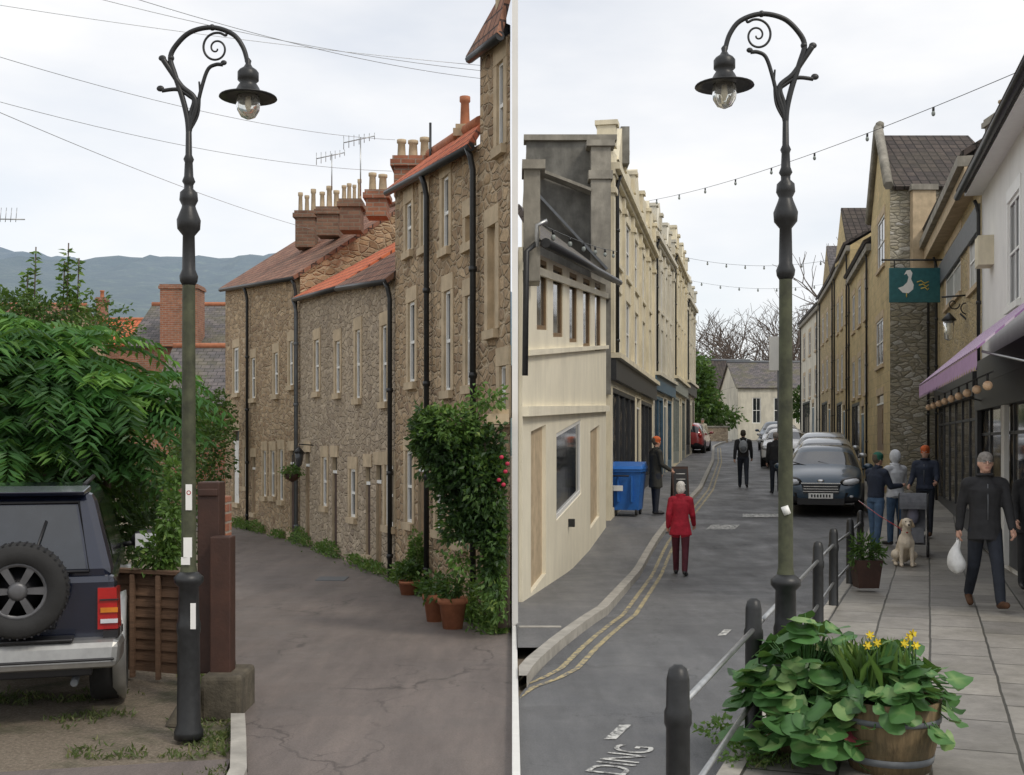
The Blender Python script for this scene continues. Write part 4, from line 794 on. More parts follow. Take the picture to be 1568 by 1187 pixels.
root=grp('a_board_sign',(XU(1041,30),30,g(30)+.09),.1); root.scale=(.66,.66,.85); mb=MB(); mb.slab([(-.32,-.25,0),(.32,-.25,0),(.32,0,1.0),(-.32,0,1.0)],.03,M['wood_d']); mb.slab([(.32,.25,0),(-.32,.25,0),(-.32,.02,1.0),(.32,.02,1.0)],.03,M['wood_d']); mb.slab([(-.26,-.24,.12),(.26,-.24,.12),(.26,-.035,.92),(-.26,-.035,.92)],.012,M['blk'])
for k in range(4): mb.tube([(-.18,-.235+.05*k,.3+.16*k),(.18,-.235+.05*k,.3+.16*k)],.012,M['wpaint'],5)
mb.build('boards',root)
# ---------------------------------------------------------------- vehicles
M['alloy']=simple('alloy',(.32,.33,.35),.35,.8,var=.1); M['alloyd']=simple('dull_alloy',(.12,.12,.125),.45,.6,var=.2)
def wheel(mb,c,r,w,rim=.62,sp=5,ax=(1,0,0),out=1,al=None):
    al=al or M['alloy']
    ax=V(ax); q=V((0,0,1)).rotation_difference(ax*out).to_matrix()
    mb.lathe([(r*rim,-w/2),(r*.93,-w/2),(r,-w*.35),(r,w*.35),(r*.93,w/2),(r*rim,w/2),(r*rim*.95,w*.3),(r*rim*.9,-w*.1)],M['rubber'],c,28,axis=ax*out,cap=False)
    mb.lathe([(.01,w*.05),(r*rim*.93,-w*.05)],M['blk'],c,20,axis=ax*out); mb.lathe([(r*rim*.86,w*.36),(r*rim,w*.46),(r*rim*1.0,w*.30)],al,c,24,axis=ax*out,cap=False)
    mb.lathe([(r*.2,w*.12),(r*.2,w*.4),(r*.12,w*.44),(.005,w*.44)],al,c,12,axis=ax*out)
    for k in range(sp):
        a=2*math.pi*k/sp; d=V((math.cos(a),math.sin(a),0)); s=V((-math.sin(a),math.cos(a),0))
        pts=[]
        for z in (w*.18,w*.38):
            for dd,ss in ((.15,-.06),(.15,.06),(rim*.97,.085),(rim*.97,-.085)): pts.append(V(c)+q@(d*dd*r+s*ss*r+V((0,0,z))))
        mb.hexa([pts[0],pts[3],pts[2],pts[1],pts[4],pts[7],pts[6],pts[5]],al)
M['amb']=simple('amber_lens',(.6,.2,.02),.2); M['clear_l']=simple('clear_lens',(.62,.64,.67),.1,var=.1,coat=1)
M['silver']=simple('silver_paint',(.36,.36,.35),.35,.6,var=.12,coat=.4,stain=.3); M['plate_y']=simple('plate_yellow',(.6,.45,.05),.5); M['nv']=simple('navy_car_paint',(.010,.014,.032),.25,.3,var=.1,coat=1)
def car(x,y,yaw,paint,sc_=1):
    root=grp('parked_car',(x,y,g(y)),yaw); root.scale=(sc_,)*3
    ST=[(-2.02,.42,.62,.70,.52,.78),(-1.98,.30,.78,.86,.62,1.0),(-1.78,.24,.85,.95,.60,1.38),(-1.35,.22,.88,.99,.58,1.48),(-.4,.2,.89,.98,.60,1.53),(.25,.2,.89,.97,.61,1.49),(.42,.2,.89,.96,.63,1.42),(1.12,.2,.88,.93,.76,1.02),(1.35,.2,.87,.90,.73,.97),(1.75,.22,.86,.82,.66,.87),(1.95,.22,.82,.70,.60,.76),(2.03,.28,.70,.58,.5,.62)]
    mb=MB(); rows=[]
    for y_,zb,ws,zs,wr,zr in ST:
        h=[(0,zb),(ws*.9,zb),(ws,zb+.14),(ws+.01,(zb+zs)/2),(ws-.015,zs),(wr+.03,zr-.05),(wr*.75,zr),(0,zr+.015)]
        full=[(-h[k][0],h[k][1]) for k in range(7,0,-1)]+[h[k] for k in range(0,7)]
        rows.append([mb.av((a,y_,b)) for a,b in full])
    n=len(rows[0])
    for i in range(len(rows)-1):
        for j in range(n):
            a,b=rows[i][j],rows[i][(j+1)%n]; c,d=rows[i+1][(j+1)%n],rows[i+1][j]
            m=paint; up=j in (0,1,n-1,n-2) ; sidew=j in (2,n-3)
            if 6<=i<7 and (up or sidew): m=M['carglass']
            elif 1<=i<2 and up: m=M['carglass']
            elif sidew and 2<=i<6: m=M['carglass']
            if j in (5,6,7,8): m=M['blk']
            mb.fa((a,d,c,b),m,True)
    mb.fa(rows[0],paint,True); mb.fa(rows[-1][::-1],paint,True); mb.build('body',root,sub=2)
    mb=MB()
    for sx in (-1,1):
        for yy in (1.28,-1.25): wheel(mb,(sx*.80,yy,.31),.31,.2,.64,5,(1,0,0),sx); mb.lathe([(.34,-.02),(.355,.03),(.30,.035)],M['blk'],(sx*.865,yy,.32),24,axis=(sx,0,0),cap=False)
        q=Matrix.Rotation(-sx*.5,3,'Z')@Matrix.Rotation(sx*-.15,3,'Y')
        mb.ell((sx*.62,1.865,.715),(.25,.17,.105),M['blk'],14,8,q); mb.ell((sx*.62,1.89,.715),(.225,.17,.088),M['clear_l'],14,8,q); mb.ell((sx*.56,2.0,.71),(.06,.06,.05),M['chrome'],10,6); mb.ell((sx*.74,1.93,.72),(.05,.06,.045),M['chrome'],10,6)
        mb.hexa([(sx*.50,2.02,.32),(sx*.76,1.90,.32),(sx*.72,1.80,.32),(sx*.5,1.9,.32),(sx*.52,2.04,.47),(sx*.80,1.92,.47),(sx*.74,1.8,.47),(sx*.5,1.9,.47)],M['blk']); mb.ell((sx*.64,1.98,.395),(.055,.04,.035),M['clear_l'],10,6)
        mb.ell((sx*1.0,.72,1.03),(.11,.07,.07),paint,10,7); mb.tube([(sx*.86,.75,.97),(sx*.97,.72,1.0)],.025,M['blk'],6)
        mb.ell((sx*.70,-1.93,.86),(.10,.10,.13),M['red_l'],10,7)
    mb.hexa([(-.40,1.90,.46),(.40,1.90,.46),(.36,2.085,.46),(-.36,2.085,.46),(-.46,1.88,.67),(.46,1.88,.67),(.40,2.07,.66),(-.40,2.07,.66)],M['blk'])
    for k in range(3): mb.box((0,2.085,.50+.055*k),(.76-.02*k,.012,.012),M['chrome'])
    mb.box((0,2.06,.68),(.84,.03,.018),M['chrome']); mb.box((0,2.065,.28),(1.0,.08,.14),M['blk']); mb.box((0,2.105,.405),(.52,.02,.115),M['wpaint'])
    for k in range(7): mb.box((-.19+k*.063,2.118,.405),(.032,.006,.065),M['blk'])
    mb.ell((0,2.05,.73),(.08,.02,.033),M['chrome'],10,6); mb.box((0,1.10,1.02),(1.1,.05,.02),M['blk'])
    for sx in (-.35,.25): mb.tube([(sx,1.14,1.02),(sx+.45,.93,1.14)],.012,M['blk'],5)
    mb.box((0,.36,1.38),(.22,.05,.06),M['blk'])
    mb.build('wheels_lights_trim',root); return root
pb=simple('dark_blue_car_paint',(.02,.05,.085),.3,.15,var=.06,coat=.7); ps=simple('silver_car_paint',(.42,.44,.46),.3,.6,var=.05,coat=1); pw=simple('white_car_paint',(.68,.68,.68),.3,.0,var=.04,coat=1)
yw=math.radians(163)
car(7.52,28.3,yw,pb,1.02); car(9.05,33.9,yw,ps,1.03); car(10.3,38.9,yw,ps,1.05); car(XU(1203,47),47,math.radians(165),pw); car(XU(1197,55),55,math.radians(165),pw); car(XU(1190,62),62,math.radians(165),pb); car(XU(1056,58),58,math.radians(-15),simple('red_car_paint',(.3,.03,.03),.3,var=.05,coat=1))
root=grp('off_road_car',(XU(0,8.15),8.15,0),math.radians(17)); K=.97; root.scale=(K,)*3
mb=MB(); mb.hexa([(-.80,.02,.50),(.80,.02,.50),(.78,3.7,.5),(-.78,3.7,.5),(-.79,.0,1.06),(.79,0,1.06),(.76,3.8,1.0),(-.76,3.8,1.0)],M['nv']); mb.build('lower_body',root,bevel=.06)
mb=MB(); mb.hexa([(-.785,.01,1.03),(.785,.01,1.03),(.76,2.75,1.03),(-.76,2.75,1.03),(-.63,.20,1.66),(.63,.20,1.66),(.60,1.95,1.68),(-.60,1.95,1.68)],M['nv']); mb.build('cabin',root,bevel=.07)
mb=MB()
def bq(x,z,o=0): k=(z-1.03)/.63; return V((x,.01+.19*k-.004-o,z))
mb.hexa([bq(-.58,1.10),bq(.58,1.10),bq(.60,1.10,-.03),bq(-.6,1.1,-.03),bq(-.50,1.56),bq(.50,1.56),bq(.5,1.56,-.03),bq(-.5,1.56,-.03)],M['carglass']);
f=[bq(-.60,1.08,.004),bq(.60,1.08,.004),bq(.52,1.58,.004),bq(-.52,1.58,.004),bq(-.60,1.08,.004)]; mb.tube(f,.014,M['blk'],6)
mb.tube([bq(.05,1.08,.02),bq(.2,1.12,.03),bq(.30,1.45,.02)],.01,M['blk'],5)
for sx in (-1,1):
    def sq(y,z): k=(z-1.03)/.63; return V((sx*(.785-.155*k+.004),y,z))
    for a,b,a2,b2 in ((.35,1.15,.4,1.15),(1.25,2.0,1.25,1.95),(2.05,2.5,2.05,2.15)): mb.poly([sq(a,1.1),sq(b,1.1),sq(b2,1.56),sq(a2,1.56)],M['carglass'])
    mb.box((sx*.80,1.9,.6),(.04,3.6,.12),M['silver']); 
    for yy in (.75,3.0):
        wheel(mb,(sx*.70,yy,.36),.36,.24,.58,5,(1,0,0),sx); mb.lathe([(.40,-.04),(.43,.05),(.37,.06)],M['silver'],(sx*.79,yy,.42),24,axis=(sx,0,0),cap=False)
    mb.hexa([(sx*.66,-.03,.66),(sx*.80,-.03,.66),(sx*.82,.14,.66),(sx*.66,.05,.66),(sx*.66,-.03,.96),(sx*.79,-.03,.96),(sx*.81,.14,.96),(sx*.66,.05,.96)],M['red_l']); mb.box((sx*.74,-.035,.80),(.12,.02,.035),M['amb']); mb.box((sx*.74,-.037,.875),(.13,.02,.01),M['blk']); mb.box((sx*.74,-.037,.72),(.12,.02,.03),M['clear_l'])
    mb.hexa([(sx*.70,-.06,.60),(sx*.80,-.06,.60),(sx*.83,.25,.60),(sx*.72,.05,.6),(sx*.7,-.06,.655),(sx*.8,-.06,.655),(sx*.83,.25,.655),(sx*.72,.05,.655)],M['blk'])
    mb.ell((sx*.98,2.35,1.12),(.13,.06,.10),M['blk'],12,8); mb.box((sx*.98,2.29,1.12),(.18,.02,.13),M['clear_l']); mb.tube([(sx*.78,2.38,1.08),(sx*.9,2.36,1.10)],.025,M['blk'],6)
    mb.tube([(sx*.55,.35,1.70),(sx*.55,1.8,1.73)],.018,M['blk'],6)
mb.build('windows_wheels_lights',root)
mb=MB(); mb.hexa([(-.80,-.20,.40),(.80,-.20,.40),(.84,.20,.40),(-.84,.20,.40),(-.82,-.17,.60),(.82,-.17,.60),(.85,.22,.60),(-.85,.22,.60)],M['silver']); mb.build('rear_bumper',root,bevel=.05)
mb=MB(); mb.b2(-.5,.5,-.19,.0,.602,.625,M['blk']); mb.b2(-.78,.78,-.212,-.19,.46,.48,M['blk']); mb.b2(-.62,.62,-.0,3.3,.32,.5,M['blk']); mb.tube([(.5,.6,.3),(.5,-.05,.28)],.03,M['lead'],8); mb.tube([(-.3,.7,.36),(.62,.7,.36)],.05,M['blk'],8); mb.ell((0,.7,.34),(.13,.13,.12),M['blk'],10,7); mb.box((-.45,-.03,.85),(.38,.02,.1),M['plate_y']); mb.box((.35,-.03,.8),(.05,.05,.25),M['blk'])
mb.hexa([(-.56,.10,1.63),(.56,.10,1.63),(.6,.32,1.66),(-.6,.32,1.66),(-.56,.08,1.66),(.56,.08,1.66),(.6,.3,1.70),(-.6,.3,1.70)],M['nv'])
mb.build('underbody_spoiler',root,bevel=.01)
mb=MB(); wheel(mb,(.14,-.16,.98),.335,.22,.60,6,(0,-1,0),1,M['alloyd'])
for k in range(44):
    a=k*2*math.pi/44; mb.box((.14+math.cos(a)*.333,-.16,.98+math.sin(a)*.333),(.012,.2,.012),M['blk'])
mb.build('spare_wheel',root)
# ---------------------------------------------------------------- people
def remesh(mb,vox,it=4):
    me=mb.mesh('tmp',False); o=bpy.data.objects.new('tmp',me); bpy.context.collection.objects.link(o)
    r=o.modifiers.new('r','REMESH'); r.mode='VOXEL'; r.voxel_size=vox; s=o.modifiers.new('s','SMOOTH'); s.iterations=it; s.factor=.5
    dg=bpy.context.evaluated_depsgraph_get(); dg.update(); out=bpy.data.meshes.new_from_object(o.evaluated_get(dg)); bpy.data.objects.remove(o); return out
def rseg(mb,p0,p1,r0,r1):
    p0,p1=V(p0),V(p1); m=M['blk']
    if isinstance(r0,tuple):
        n=8; rings=[]
        for i in range(n+1):
            k=i/n; c=p0.lerp(p1,k); rx=r0[0]+(r1[0]-r0[0])*k; ry=r0[1]+(r1[1]-r0[1])*k
            rings.append([mb.av(c+V((rx*math.cos(6.2832*j/16),ry*math.sin(6.2832*j/16),0))) for j in range(16)])
        for i in range(n):
            for j in range(16): mb.fa((rings[i][j],rings[i][(j+1)%16],rings[i+1][(j+1)%16],rings[i+1][j]),m)
        mb.fa(rings[0][::-1],m); mb.fa(rings[-1],m)
    else:
        mb.tube([p0,p0.lerp(p1,.5),p1],[r0,(r0+r1)/2,r1],m,10); mb.ell(p0,r0,m,10,6); mb.ell(p1,r1,m,10,6)
def label_mesh(me,segs,matmap):
    n=len(me.polygons); c=np.zeros(n*3); me.polygons.foreach_get('center',c); c=c.reshape(-1,3); best=np.full(n,1e9); lab=np.zeros(n,int)
    names=list(matmap.keys())
    for l,p0,p1,r0,r1 in segs:
        a=np.array(p0);b=np.array(p1);ab=b-a;den=max(1e-9,ab@ab);t_=np.clip(((c-a)@ab)/den,0,1); q=c-(a+t_[:,None]*ab)
        if isinstance(r0,tuple):
            rx=r0[0]+(r1[0]-r0[0])*t_; ry=r0[1]+(r1[1]-r0[1])*t_; k=np.sqrt((q[:,0]/rx)**2+(q[:,1]/ry)**2+(q[:,2]/.05)**2); d=(k-1)*np.minimum(rx,ry)
        else: d=np.linalg.norm(q,axis=1)-(r0+(r1-r0)*t_)
        k=d<best; best[k]=d[k]; lab[k]=names.index(l)
    me.materials.clear()
    for nm in names: me.materials.append(matmap[nm])
    me.polygons.foreach_set('material_index',lab); me.polygons.foreach_set('use_smooth',[True]*n)
skin=simple('skin',(.58,.34,.25),.5,var=.08,scale=20)
def cloth(name,c):
    t=NT(name); o=t.co.outputs['Object']; t.set(Base_Color=t.ramp(t.noise(o,7,5),[(.3,sc(c,.75)),(.7,sc(c,1.3))]),Roughness=.85)
    wv=t.noise(t.map(o,(1,1,1.3),(.3,.5,0)),7,2,.5); t.bump(wv,.55,.03); return t.mat
def human(name,x,y,z,yaw,h,legs,arms,top,bot,shoe=None,hair=(.25,.22,.2),hat=None,coat=0,lean=0,hood=None,fem=0,bag=None,pack=None,headyaw=0,grey=False,vox=.014,zip_=True):
    k=h/1.75; segs=[]; shoe=shoe or M['blk']
    def S(l,a,b,r0,r1): segs.append((l,tuple(a),tuple(b),r0,r1))
    pel=V((0,0,.94)); Lr=Matrix.Rotation(-lean,3,'X'); up=lambda q:pel+Lr@(V(q)-pel)
    w=.9 if fem else 1
    S('bot',(0,0,.97),(0,0,.86),(.155,.115),(.165,.12)); S('top',pel+V((0,0,.02)),up((0,.0,1.12)),(.172,.128),(.165*w,.122)); S('top',up((0,0,1.12)),up((0,.01,1.34)),(.165*w,.122),(.205*w,.135)); S('top',up((0,.01,1.34)),up((0,0,1.45)),(.205*w,.135),(.10,.085))
    S('top',up((-.155*w,0,1.405)),up((.155*w,0,1.405)),.078,.078)
    if coat: S('top',pel+V((0,0,.04)),(0,0,.94-coat),(.172,.13),(.19+.03*fem,.155))
    S('skin',up((0,0,1.44)),up((0,.015,1.54)),.058,.055); S('top',up((0,-.01,1.45)),up((0,0,1.50)),(.09,.085),(.075,.075))
    foot=[]
    for i,sx in enumerate((-1,1)):
        a,kn=legs[i]; a=math.radians(a);kn=math.radians(kn); hip=V((sx*.09,0,.88)); kne=hip+V((sx*.01,math.sin(a),-math.cos(a)))*.42; b=a-kn; ank=kne+V((0,math.sin(b),-math.cos(b)))*.40
        S('bot',hip,kne,.096,.070); S('bot',kne,ank,.070,.056); ft=max(-.6,b*.6); heel=ank+V((0,-.03,-.045)); toe=ank+V((sx*.02,.17*math.cos(ft)-.0,-.05+.17*math.sin(ft)*.9))
        S('shoe',heel,toe,.043,.038); foot.append(min(heel.z,toe.z)-.04)
    hands=[]
    for i,sx in enumerate((-1,1)):
        a,bd,ot=[math.radians(q) for q in arms[i]]; sh=up((sx*.19*w,0,1.40)); d=V((sx*math.sin(ot),math.sin(a)*math.cos(ot),-math.cos(a)*math.cos(ot))); el=sh+d*.28; b=a+bd; d2=V((sx*math.sin(ot)*.4,math.sin(b),-math.cos(b))).normalized(); wr=el+d2*.24
        S('top',sh,el,.070,.058); S('top',el,wr,.058,.045); S('skin',wr,wr+d2*.085,.028,.034); hands.append((wr+d2*.085,d2,sx))
    hc=up((0,.025,1.635)); hy=Matrix.Rotation(headyaw,3,'Z'); H=lambda q:hc+hy@V(q)
    mb=MB()
    for s in segs: rseg(mb,*s[1:])
    def E(l,c,r,lr=None): mb.ell(H(c),r,M['blk'],14,10); segs.append((l,tuple(H(c)-V((0,0,r[2]*.35))),tuple(H(c)+V((0,0,r[2]*.35))),(r[0]+r[1])/2*.98,(r[0]+r[1])/2*.98))
    E('skin',(0,0,.0),(.074,.092,.112)); E('skin',(0,.03,-.06),(.05,.055,.055)); E('skin',(0,.092,-.012),(.013,.022,.022)); 
    for sx in (-1,1): E('skin',(sx*.077,-.005,-.01),(.012,.02,.03))
    if hood: E('hat',(0,-.02,.01),(.105,.115,.135)); 
    else:
        E('hair',(0,-.03,.025),(.082,.088,.10))
        E('hair',(0,.0,.06),(.080,.092,.07))
        if fem: E('hair',(0,-.045,-.03),(.085,.07,.09))
    if hat: E('hat',(0,-.005,.07),(.092,.105,.075)); E('hat',(0,-.005,.045),(.094,.106,.035))
    me=remesh(mb,vox,3); mm={'top':top,'bot':bot,'shoe':shoe,'skin':skin,'hair':simple('hair',hair,.8,var=.3,scale=40),'hat':hat or hood or top}
    label_mesh(me,segs,mm)
    root=grp(name,(x,y,z-min(foot)*k),yaw); root.scale=(k,)*3
    o=bpy.data.objects.new('body',me); bpy.context.collection.objects.link(o); o.parent=root
    mb=MB()
    for p,d,sx in hands:
        across=V((0,1,0))-d*d.y; across.normalize(); pal=V((-sx,0,0))
        for q,(off,ln) in enumerate(((.027,.07),(.009,.08),(-.009,.075),(-.026,.06))):
            b=p+across*off-d*.01; mb.tube([b,b+d*ln*.45+pal*.006,b+d*ln*.8+pal*.022,b+d*ln*.95+pal*.04],[.0095,.009,.008,.006],skin,6)
        b=p-d*.06+across*.028; mb.tube([b,b+across*.025+d*.025+pal*.01,b+across*.03+d*.055+pal*.02],[.011,.0095,.007],skin,6)
    for sx in (-1,1):
        mb.ell(H((sx*.029,.082,.012)),(.012,.010,.007),M['wpaint'],8,6); mb.ell(H((sx*.029,.091,.012)),(.0055,.004,.0055),M['blk'],8,6); mb.tube([H((sx*.017,.091,.03)),H((sx*.043,.083,.03))],.004,mm['hair'],5)
        if grey: mb.tube([H((sx*.029+.02*math.cos(q*.785),.1-.004*abs(math.cos(q*.785)),.01+.016*math.sin(q*.785))) for q in range(9)],.0025,M['blk'],5)
    mb.tube([H((-.022,.080,-.055)),H((0,.088,-.053)),H((.022,.080,-.055))],.0045,simple('lips',(.35,.13,.11),.5),6)
    mb.tube([up((.085*math.cos(q*.6283),.01+.085*math.sin(q*.6283),1.495+.012*math.sin(q*.6283))) for q in range(11)],.016,top,6)
    mb.tube([up((0,.130,1.0)),up((0,.138,1.2)),up((0,.130,1.40))],.006,M['lead'],5)
    mb.build('hands_face_collar',root)
    if bag:
        p,d,sx=hands[bag[0]]; mb=MB(); c=p+V((sx*.03,0,-.28)); rb=random.Random(3)
        mb.tube([p+V((0,.0,-.04)),p+V((sx*.02,0,-.12)),c+V((.01,0,.08)),c,c+V((-.01,0,-.1)),c+V((0,0,-.16))],[.012,.025,.065,.11,.11,.03],M['bagp'],14)
        for vi in range(len(mb.v)): q=mb.v[vi]; mb.v[vi]=(q[0]+rb.uniform(-.014,.014),q[1]+rb.uniform(-.014,.014),q[2]+rb.uniform(-.012,.012))
        for e in (-.012,.012): mb.tube([p+V((e,0,.02)),p+V((e*2,0,-.08)),c+V((e*3,0,.1))],.006,M['bagp'],5)
        o=mb.build('carrier_bag',root); dm=o.modifiers.new('s','SUBSURF'); dm.levels=1; dm.render_levels=1
    if pack:
        mb=MB(); c=up((0,-.19,1.25)); mb.ell(c,(.13,.09,.20),pack,14,10); mb.ell(c+V((0,-.06,-.06)),(.09,.05,.09),M['lead'],12,8)
        for sx in (-1,1): mb.tube([up((sx*.09,-.13,1.40)),up((sx*.11,0,1.49)),up((sx*.12,.12,1.40)),up((sx*.13,.10,1.2))],.016,pack,6)
        mb.build('backpack',root)
    return root,hands,k
M['bagp']=simple('white_plastic_bag',(.72,.72,.7),.45,var=.12,scale=14,bump=.5)
c_blk=cloth('black_jacket',(.022,.022,.024)); c_navy=cloth('navy_jacket',(.02,.028,.05)); c_red=cloth('red_coat',(.36,.012,.03)); c_mar=cloth('maroon_trousers',(.08,.012,.022)); c_jean=cloth('blue_jeans',(.06,.11,.19)); c_djean=cloth('dark_trousers',(.016,.02,.03)); c_grey=cloth('light_grey_hoodie',(.58,.60,.63)); c_or=cloth('orange_knit',(.5,.11,.03)); c_grn=cloth('green_knit',(.02,.12,.08)); c_dgr=cloth('olive_coat',(.035,.035,.03)); c_wht=cloth('white_top',(.6,.58,.45)); c_brn=cloth('brown_leather',(.08,.035,.015))
human('walking_man',XU(1508,13.3),13.3,.096,math.radians(172),1.76,((24,6),(-14,22)),((14,12,9),(-16,14,10)),c_blk,c_djean,c_brn,(.24,.22,.20),coat=.16,bag=(1,),grey=True,vox=.010)
human('walking_woman',XU(1042,18.5),18.5,g(18.5),math.radians(-12),1.46,((14,4),(-10,16)),((-10,30,10),(8,30,10)),c_red,c_mar,M['blk'],(.68,.65,.6),coat=.2,fem=1,lean=.06,vox=.011)
human('walking_man',XU(1138,35.5),35.5,g(35.5),math.radians(-10),1.74,((18,4),(-14,20)),((-14,10,10),(14,15,10)),c_blk,c_djean,M['blk'],(.05,.04,.03),pack=cloth('grey_backpack',(.3,.32,.34)))
human('standing_man',XU(1004,26),26,g(26)+.09,math.radians(-70),1.68,((2,0),(-2,2)),((5,35,8),(8,50,8)),c_dgr,c_djean,M['blk'],(.1,.08,.06),hat=c_or,coat=.35)
human('standing_man',XU(1341,20.8),20.8,g(20.8)+.1,math.radians(-60),1.70,((4,2),(-5,3)),((20,60,8),(24,70,8)),c_navy,c_jean,M['blk'],(.1,.08,.06),hat=c_grn,headyaw=-.2,lean=.05)
human('hooded_person',XU(1371,21.5),21.5,g(21.5)+.1,math.radians(20),1.70,((3,2),(-4,3)),((10,40,10),(14,40,10)),c_grey,c_jean,M['blk'],hood=c_grey,coat=.05)
human('standing_man',XU(1417,22.6),22.6,g(22.6)+.1,math.radians(150),1.70,((5,2),(-4,6)),((16,55,10),(10,45,10)),c_navy,c_djean,c_brn,(.15,.1,.06),hat=c_or,coat=.03)
human('distant_pedestrian',XU(1188,33),33,g(33),math.radians(-5),1.7,((6,2),(-6,6)),((0,20,8),(4,20,8)),c_blk,c_djean,vox=.02)
human('distant_pedestrian',XU(1076,60),60,g(60),math.radians(160),1.65,((8,2),(-8,6)),((0,20,8),(4,20,8)),c_wht,c_wht,fem=1,coat=.3,vox=.02)
human('standing_person',XU(1578,15.0),15.0,.096,math.radians(170),1.62,((3,2),(-4,3)),((4,25,8),(6,30,8)),c_blk,c_blk,coat=.2,fem=1)
# dog (sitting labrador)
segs=[]; 
def D(l,a,b,r0,r1): segs.append((l,a,b,r0,r1))
D('c',(0,-.22,.16),(0,-.10,.28),.135,.125); D('c',(0,-.10,.28),(0,.05,.42),.125,.115); D('c',(0,.05,.42),(0,.10,.36),.115,.10); D('c',(0,.06,.46),(0,.12,.62),.085,.065)
for sx in (-1,1):
    D('c',(sx*.075,.10,.38),(sx*.08,.12,.20),.05,.035); D('c',(sx*.08,.12,.20),(sx*.08,.13,.04),.033,.028); D('c',(sx*.08,.13,.03),(sx*.08,.18,.025),.03,.026)
    D('c',(sx*.10,-.20,.16),(sx*.13,.0,.17),.085,.06); D('c',(sx*.13,.0,.17),(sx*.13,-.10,.05),.045,.03); D('c',(sx*.13,-.10,.035),(sx*.14,.04,.03),.032,.028)
    D('ear',(sx*.065,.11,.72),(sx*.095,.13,.63),.022,.028)
D('c',(0,.12,.68),(0,.16,.69),.078,.07); D('c',(0,.19,.665),(0,.27,.645),.045,.035); D('c',(0,-.30,.08),(.12,-.42,.04),.035,.015); D('nose',(0,.298,.66),(0,.303,.66),.016,.016)
mb=MB()
for s in segs: rseg(mb,*s[1:])
me=remesh(mb,.010,3); label_mesh(me,segs,{'c':simple('cream_fur',(.70,.61,.48),.9,var=.12,scale=20,bump=.4),'ear':simple('tan_fur',(.50,.38,.25),.9),'nose':M['blk']})
root=grp('labrador_dog',(XU(1386,18.9),18.9,g(18.9)+.1),math.radians(172)); root.scale=(1.03,)*3; o=bpy.data.objects.new('body',me); bpy.context.collection.objects.link(o); o.parent=root
mb=MB()
for sx in (-1,1): mb.ell((sx*.032,.222,.705),(.010,.008,.010),M['blk'],8,6)
mb.tube([(-.03,.255,.628),(0,.29,.632),(.03,.255,.628)],.004,M['blk'],5); mb.tube([(-.07,.10,.56),(0,.165,.53),(.07,.10,.56)],.012,M['red_l'],6); mb.tube([(0,.15,.53),(.3,-.6,.75),(.5,-1.4,.95)],.006,M['red_l'],5); mb.build('face_collar_lead',root)
root=grp('pushchair',(XU(1398,20.2),20.2,g(20.2)+.1),math.radians(160)); mb=MB()
fab=cloth('grey_stroller_fabric',(.13,.135,.15))
for sx in (-.24,.24):
    mb.tube([(sx,.35,.10),(sx,.05,.45),(sx,-.45,1.02),(sx,-.52,1.04)],.013,M['iron'],6); mb.tube([(sx,-.35,.10),(sx,.05,.45),(sx,.2,.62)],.013,M['iron'],6)
    for yy in (.35,-.35):
        mb.lathe([(.07,-.02),(.10,-.02),(.105,0),(.10,.02),(.07,.02)],M['rubber'],(sx,yy,.105),16,axis=(1,0,0),cap=False); mb.lathe([(.07,-.012),(.01,.0),(.07,.012)],M['alloy'],(sx,yy,.105),10,axis=(1,0,0),cap=False)
mb.tube([(-.24,-.52,1.04),(.24,-.52,1.04)],.018,M['rubber'],6); mb.slab([(-.2,-.15,.45),(.2,-.15,.45),(.2,.25,.5),(-.2,.25,.5)],.04,fab); mb.slab([(-.2,-.38,.95),(.2,-.38,.95),(.2,-.14,.45),(-.2,-.14,.45)],.04,fab); mb.slab([(-.18,.25,.5),(.18,.25,.5),(.18,.33,.25),(-.18,.33,.25)],.03,fab); mb.b2(-.2,.2,-.25,.15,.2,.34,fab)
for i in range(8):
    a0,a1=math.pi*.0+i*.24,(i+1)*.24
    def hp(s,a): return V((s*.22,-.22+.27*math.cos(a)*1,.80+.27*math.sin(a)))
    mb.poly([hp(-1,a0),hp(1,a0),hp(1,a1),hp(-1,a1)],fab,True)
    for s in (-1,1): mb.poly([V((s*.22,-.22,.80)),hp(s,a0),hp(s,a1)],fab)
mb.ell((0,-.12,.68),(.10,.10,.16),cloth('baby_blanket',(.2,.2,.26)),10,8); mb.ell((0,-.12,.86),(.075,.08,.085),skin,12,8); mb.build('frame_hood_seat_wheels',root)
mb=MB(); c=V(P(469,725,22.5))+V((-.25,-.1,0)); mb.lathe([(.02,-.16),(.12,-.1),(.16,0),(.14,0)],M['wood_d'],c,14); mb.tube([c,c+V((0,0,.35)),c+V((.3,.1,.4))],.01,M['iron'],5); o=mb.build('hanging_basket'); bush('plant',[(c+V((0,0,.05)),(.2,.2,.12))],400,.06,M['lf_light'],o,.1)
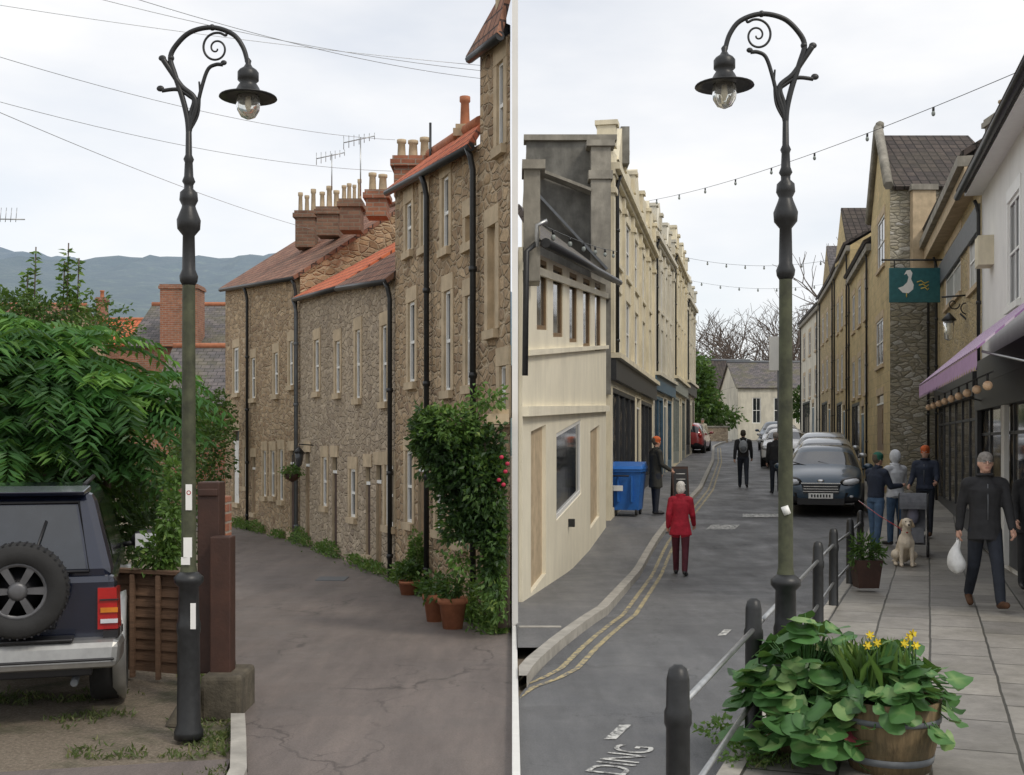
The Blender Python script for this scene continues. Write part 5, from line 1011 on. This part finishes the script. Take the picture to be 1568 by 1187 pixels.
# ---------------------------------------------------------------- light, world, camera
sc0=bpy.context.scene; w=bpy.data.worlds.new('World'); sc0.world=w; w.use_nodes=True; nt=w.node_tree; bg=nt.nodes['Background']
sky=nt.nodes.new('ShaderNodeTexSky'); sky.sky_type='NISHITA'; sky.sun_disc=False; EL,AZ=math.radians(46),math.radians(135); sky.sun_elevation=EL; sky.sun_rotation=AZ
tc_=nt.nodes.new('ShaderNodeTexCoord'); mp=nt.nodes.new('ShaderNodeMapping'); mp.inputs['Scale'].default_value=(1,1,3.0); nt.links.new(tc_.outputs['Generated'],mp.inputs[0])
nz=nt.nodes.new('ShaderNodeTexNoise'); nz.inputs['Scale'].default_value=2.6; nz.inputs['Detail'].default_value=7; nt.links.new(mp.outputs[0],nz.inputs['Vector'])
rp=nt.nodes.new('ShaderNodeValToRGB'); rp.color_ramp.elements[0].position=.35; rp.color_ramp.elements[0].color=(.66,)*3+(1,); rp.color_ramp.elements[1].position=.62; rp.color_ramp.elements[1].color=(.99,)*3+(1,); nt.links.new(nz.outputs[0],rp.inputs[0])
mx=nt.nodes.new('ShaderNodeMix'); mx.data_type='RGBA'; nt.links.new(rp.outputs[0],mx.inputs[0]); nt.links.new(sky.outputs[0],mx.inputs[6]); mx.inputs[7].default_value=(7.55,7.55,7.6,1); nt.links.new(mx.outputs[2],bg.inputs[0]); bg.inputs[1].default_value=.137
sl=bpy.data.lights.new('sun','SUN'); sl.energy=1.5; sl.angle=math.radians(12); sl.color=(1,.92,.80); so=bpy.data.objects.new('sun',sl); bpy.context.collection.objects.link(so)
sd=V((math.sin(AZ)*math.cos(EL),math.cos(AZ)*math.cos(EL),math.sin(EL))); so.rotation_euler=sd.to_track_quat('Z','Y').to_euler()
cd=bpy.data.cameras.new('camera'); co=bpy.data.objects.new('camera',cd); bpy.context.collection.objects.link(co); sc0.camera=co
co.location=(0,0,CH); co.rotation_euler=(math.radians(90),0,0); cd.sensor_width=36; cd.lens=36*F/1568; cd.shift_y=(HY-593.3)/1568; cd.clip_end=5000; cd.clip_start=.05
sc0.view_settings.view_transform='Standard'; sc0.view_settings.look='None'; sc0.view_settings.exposure=0
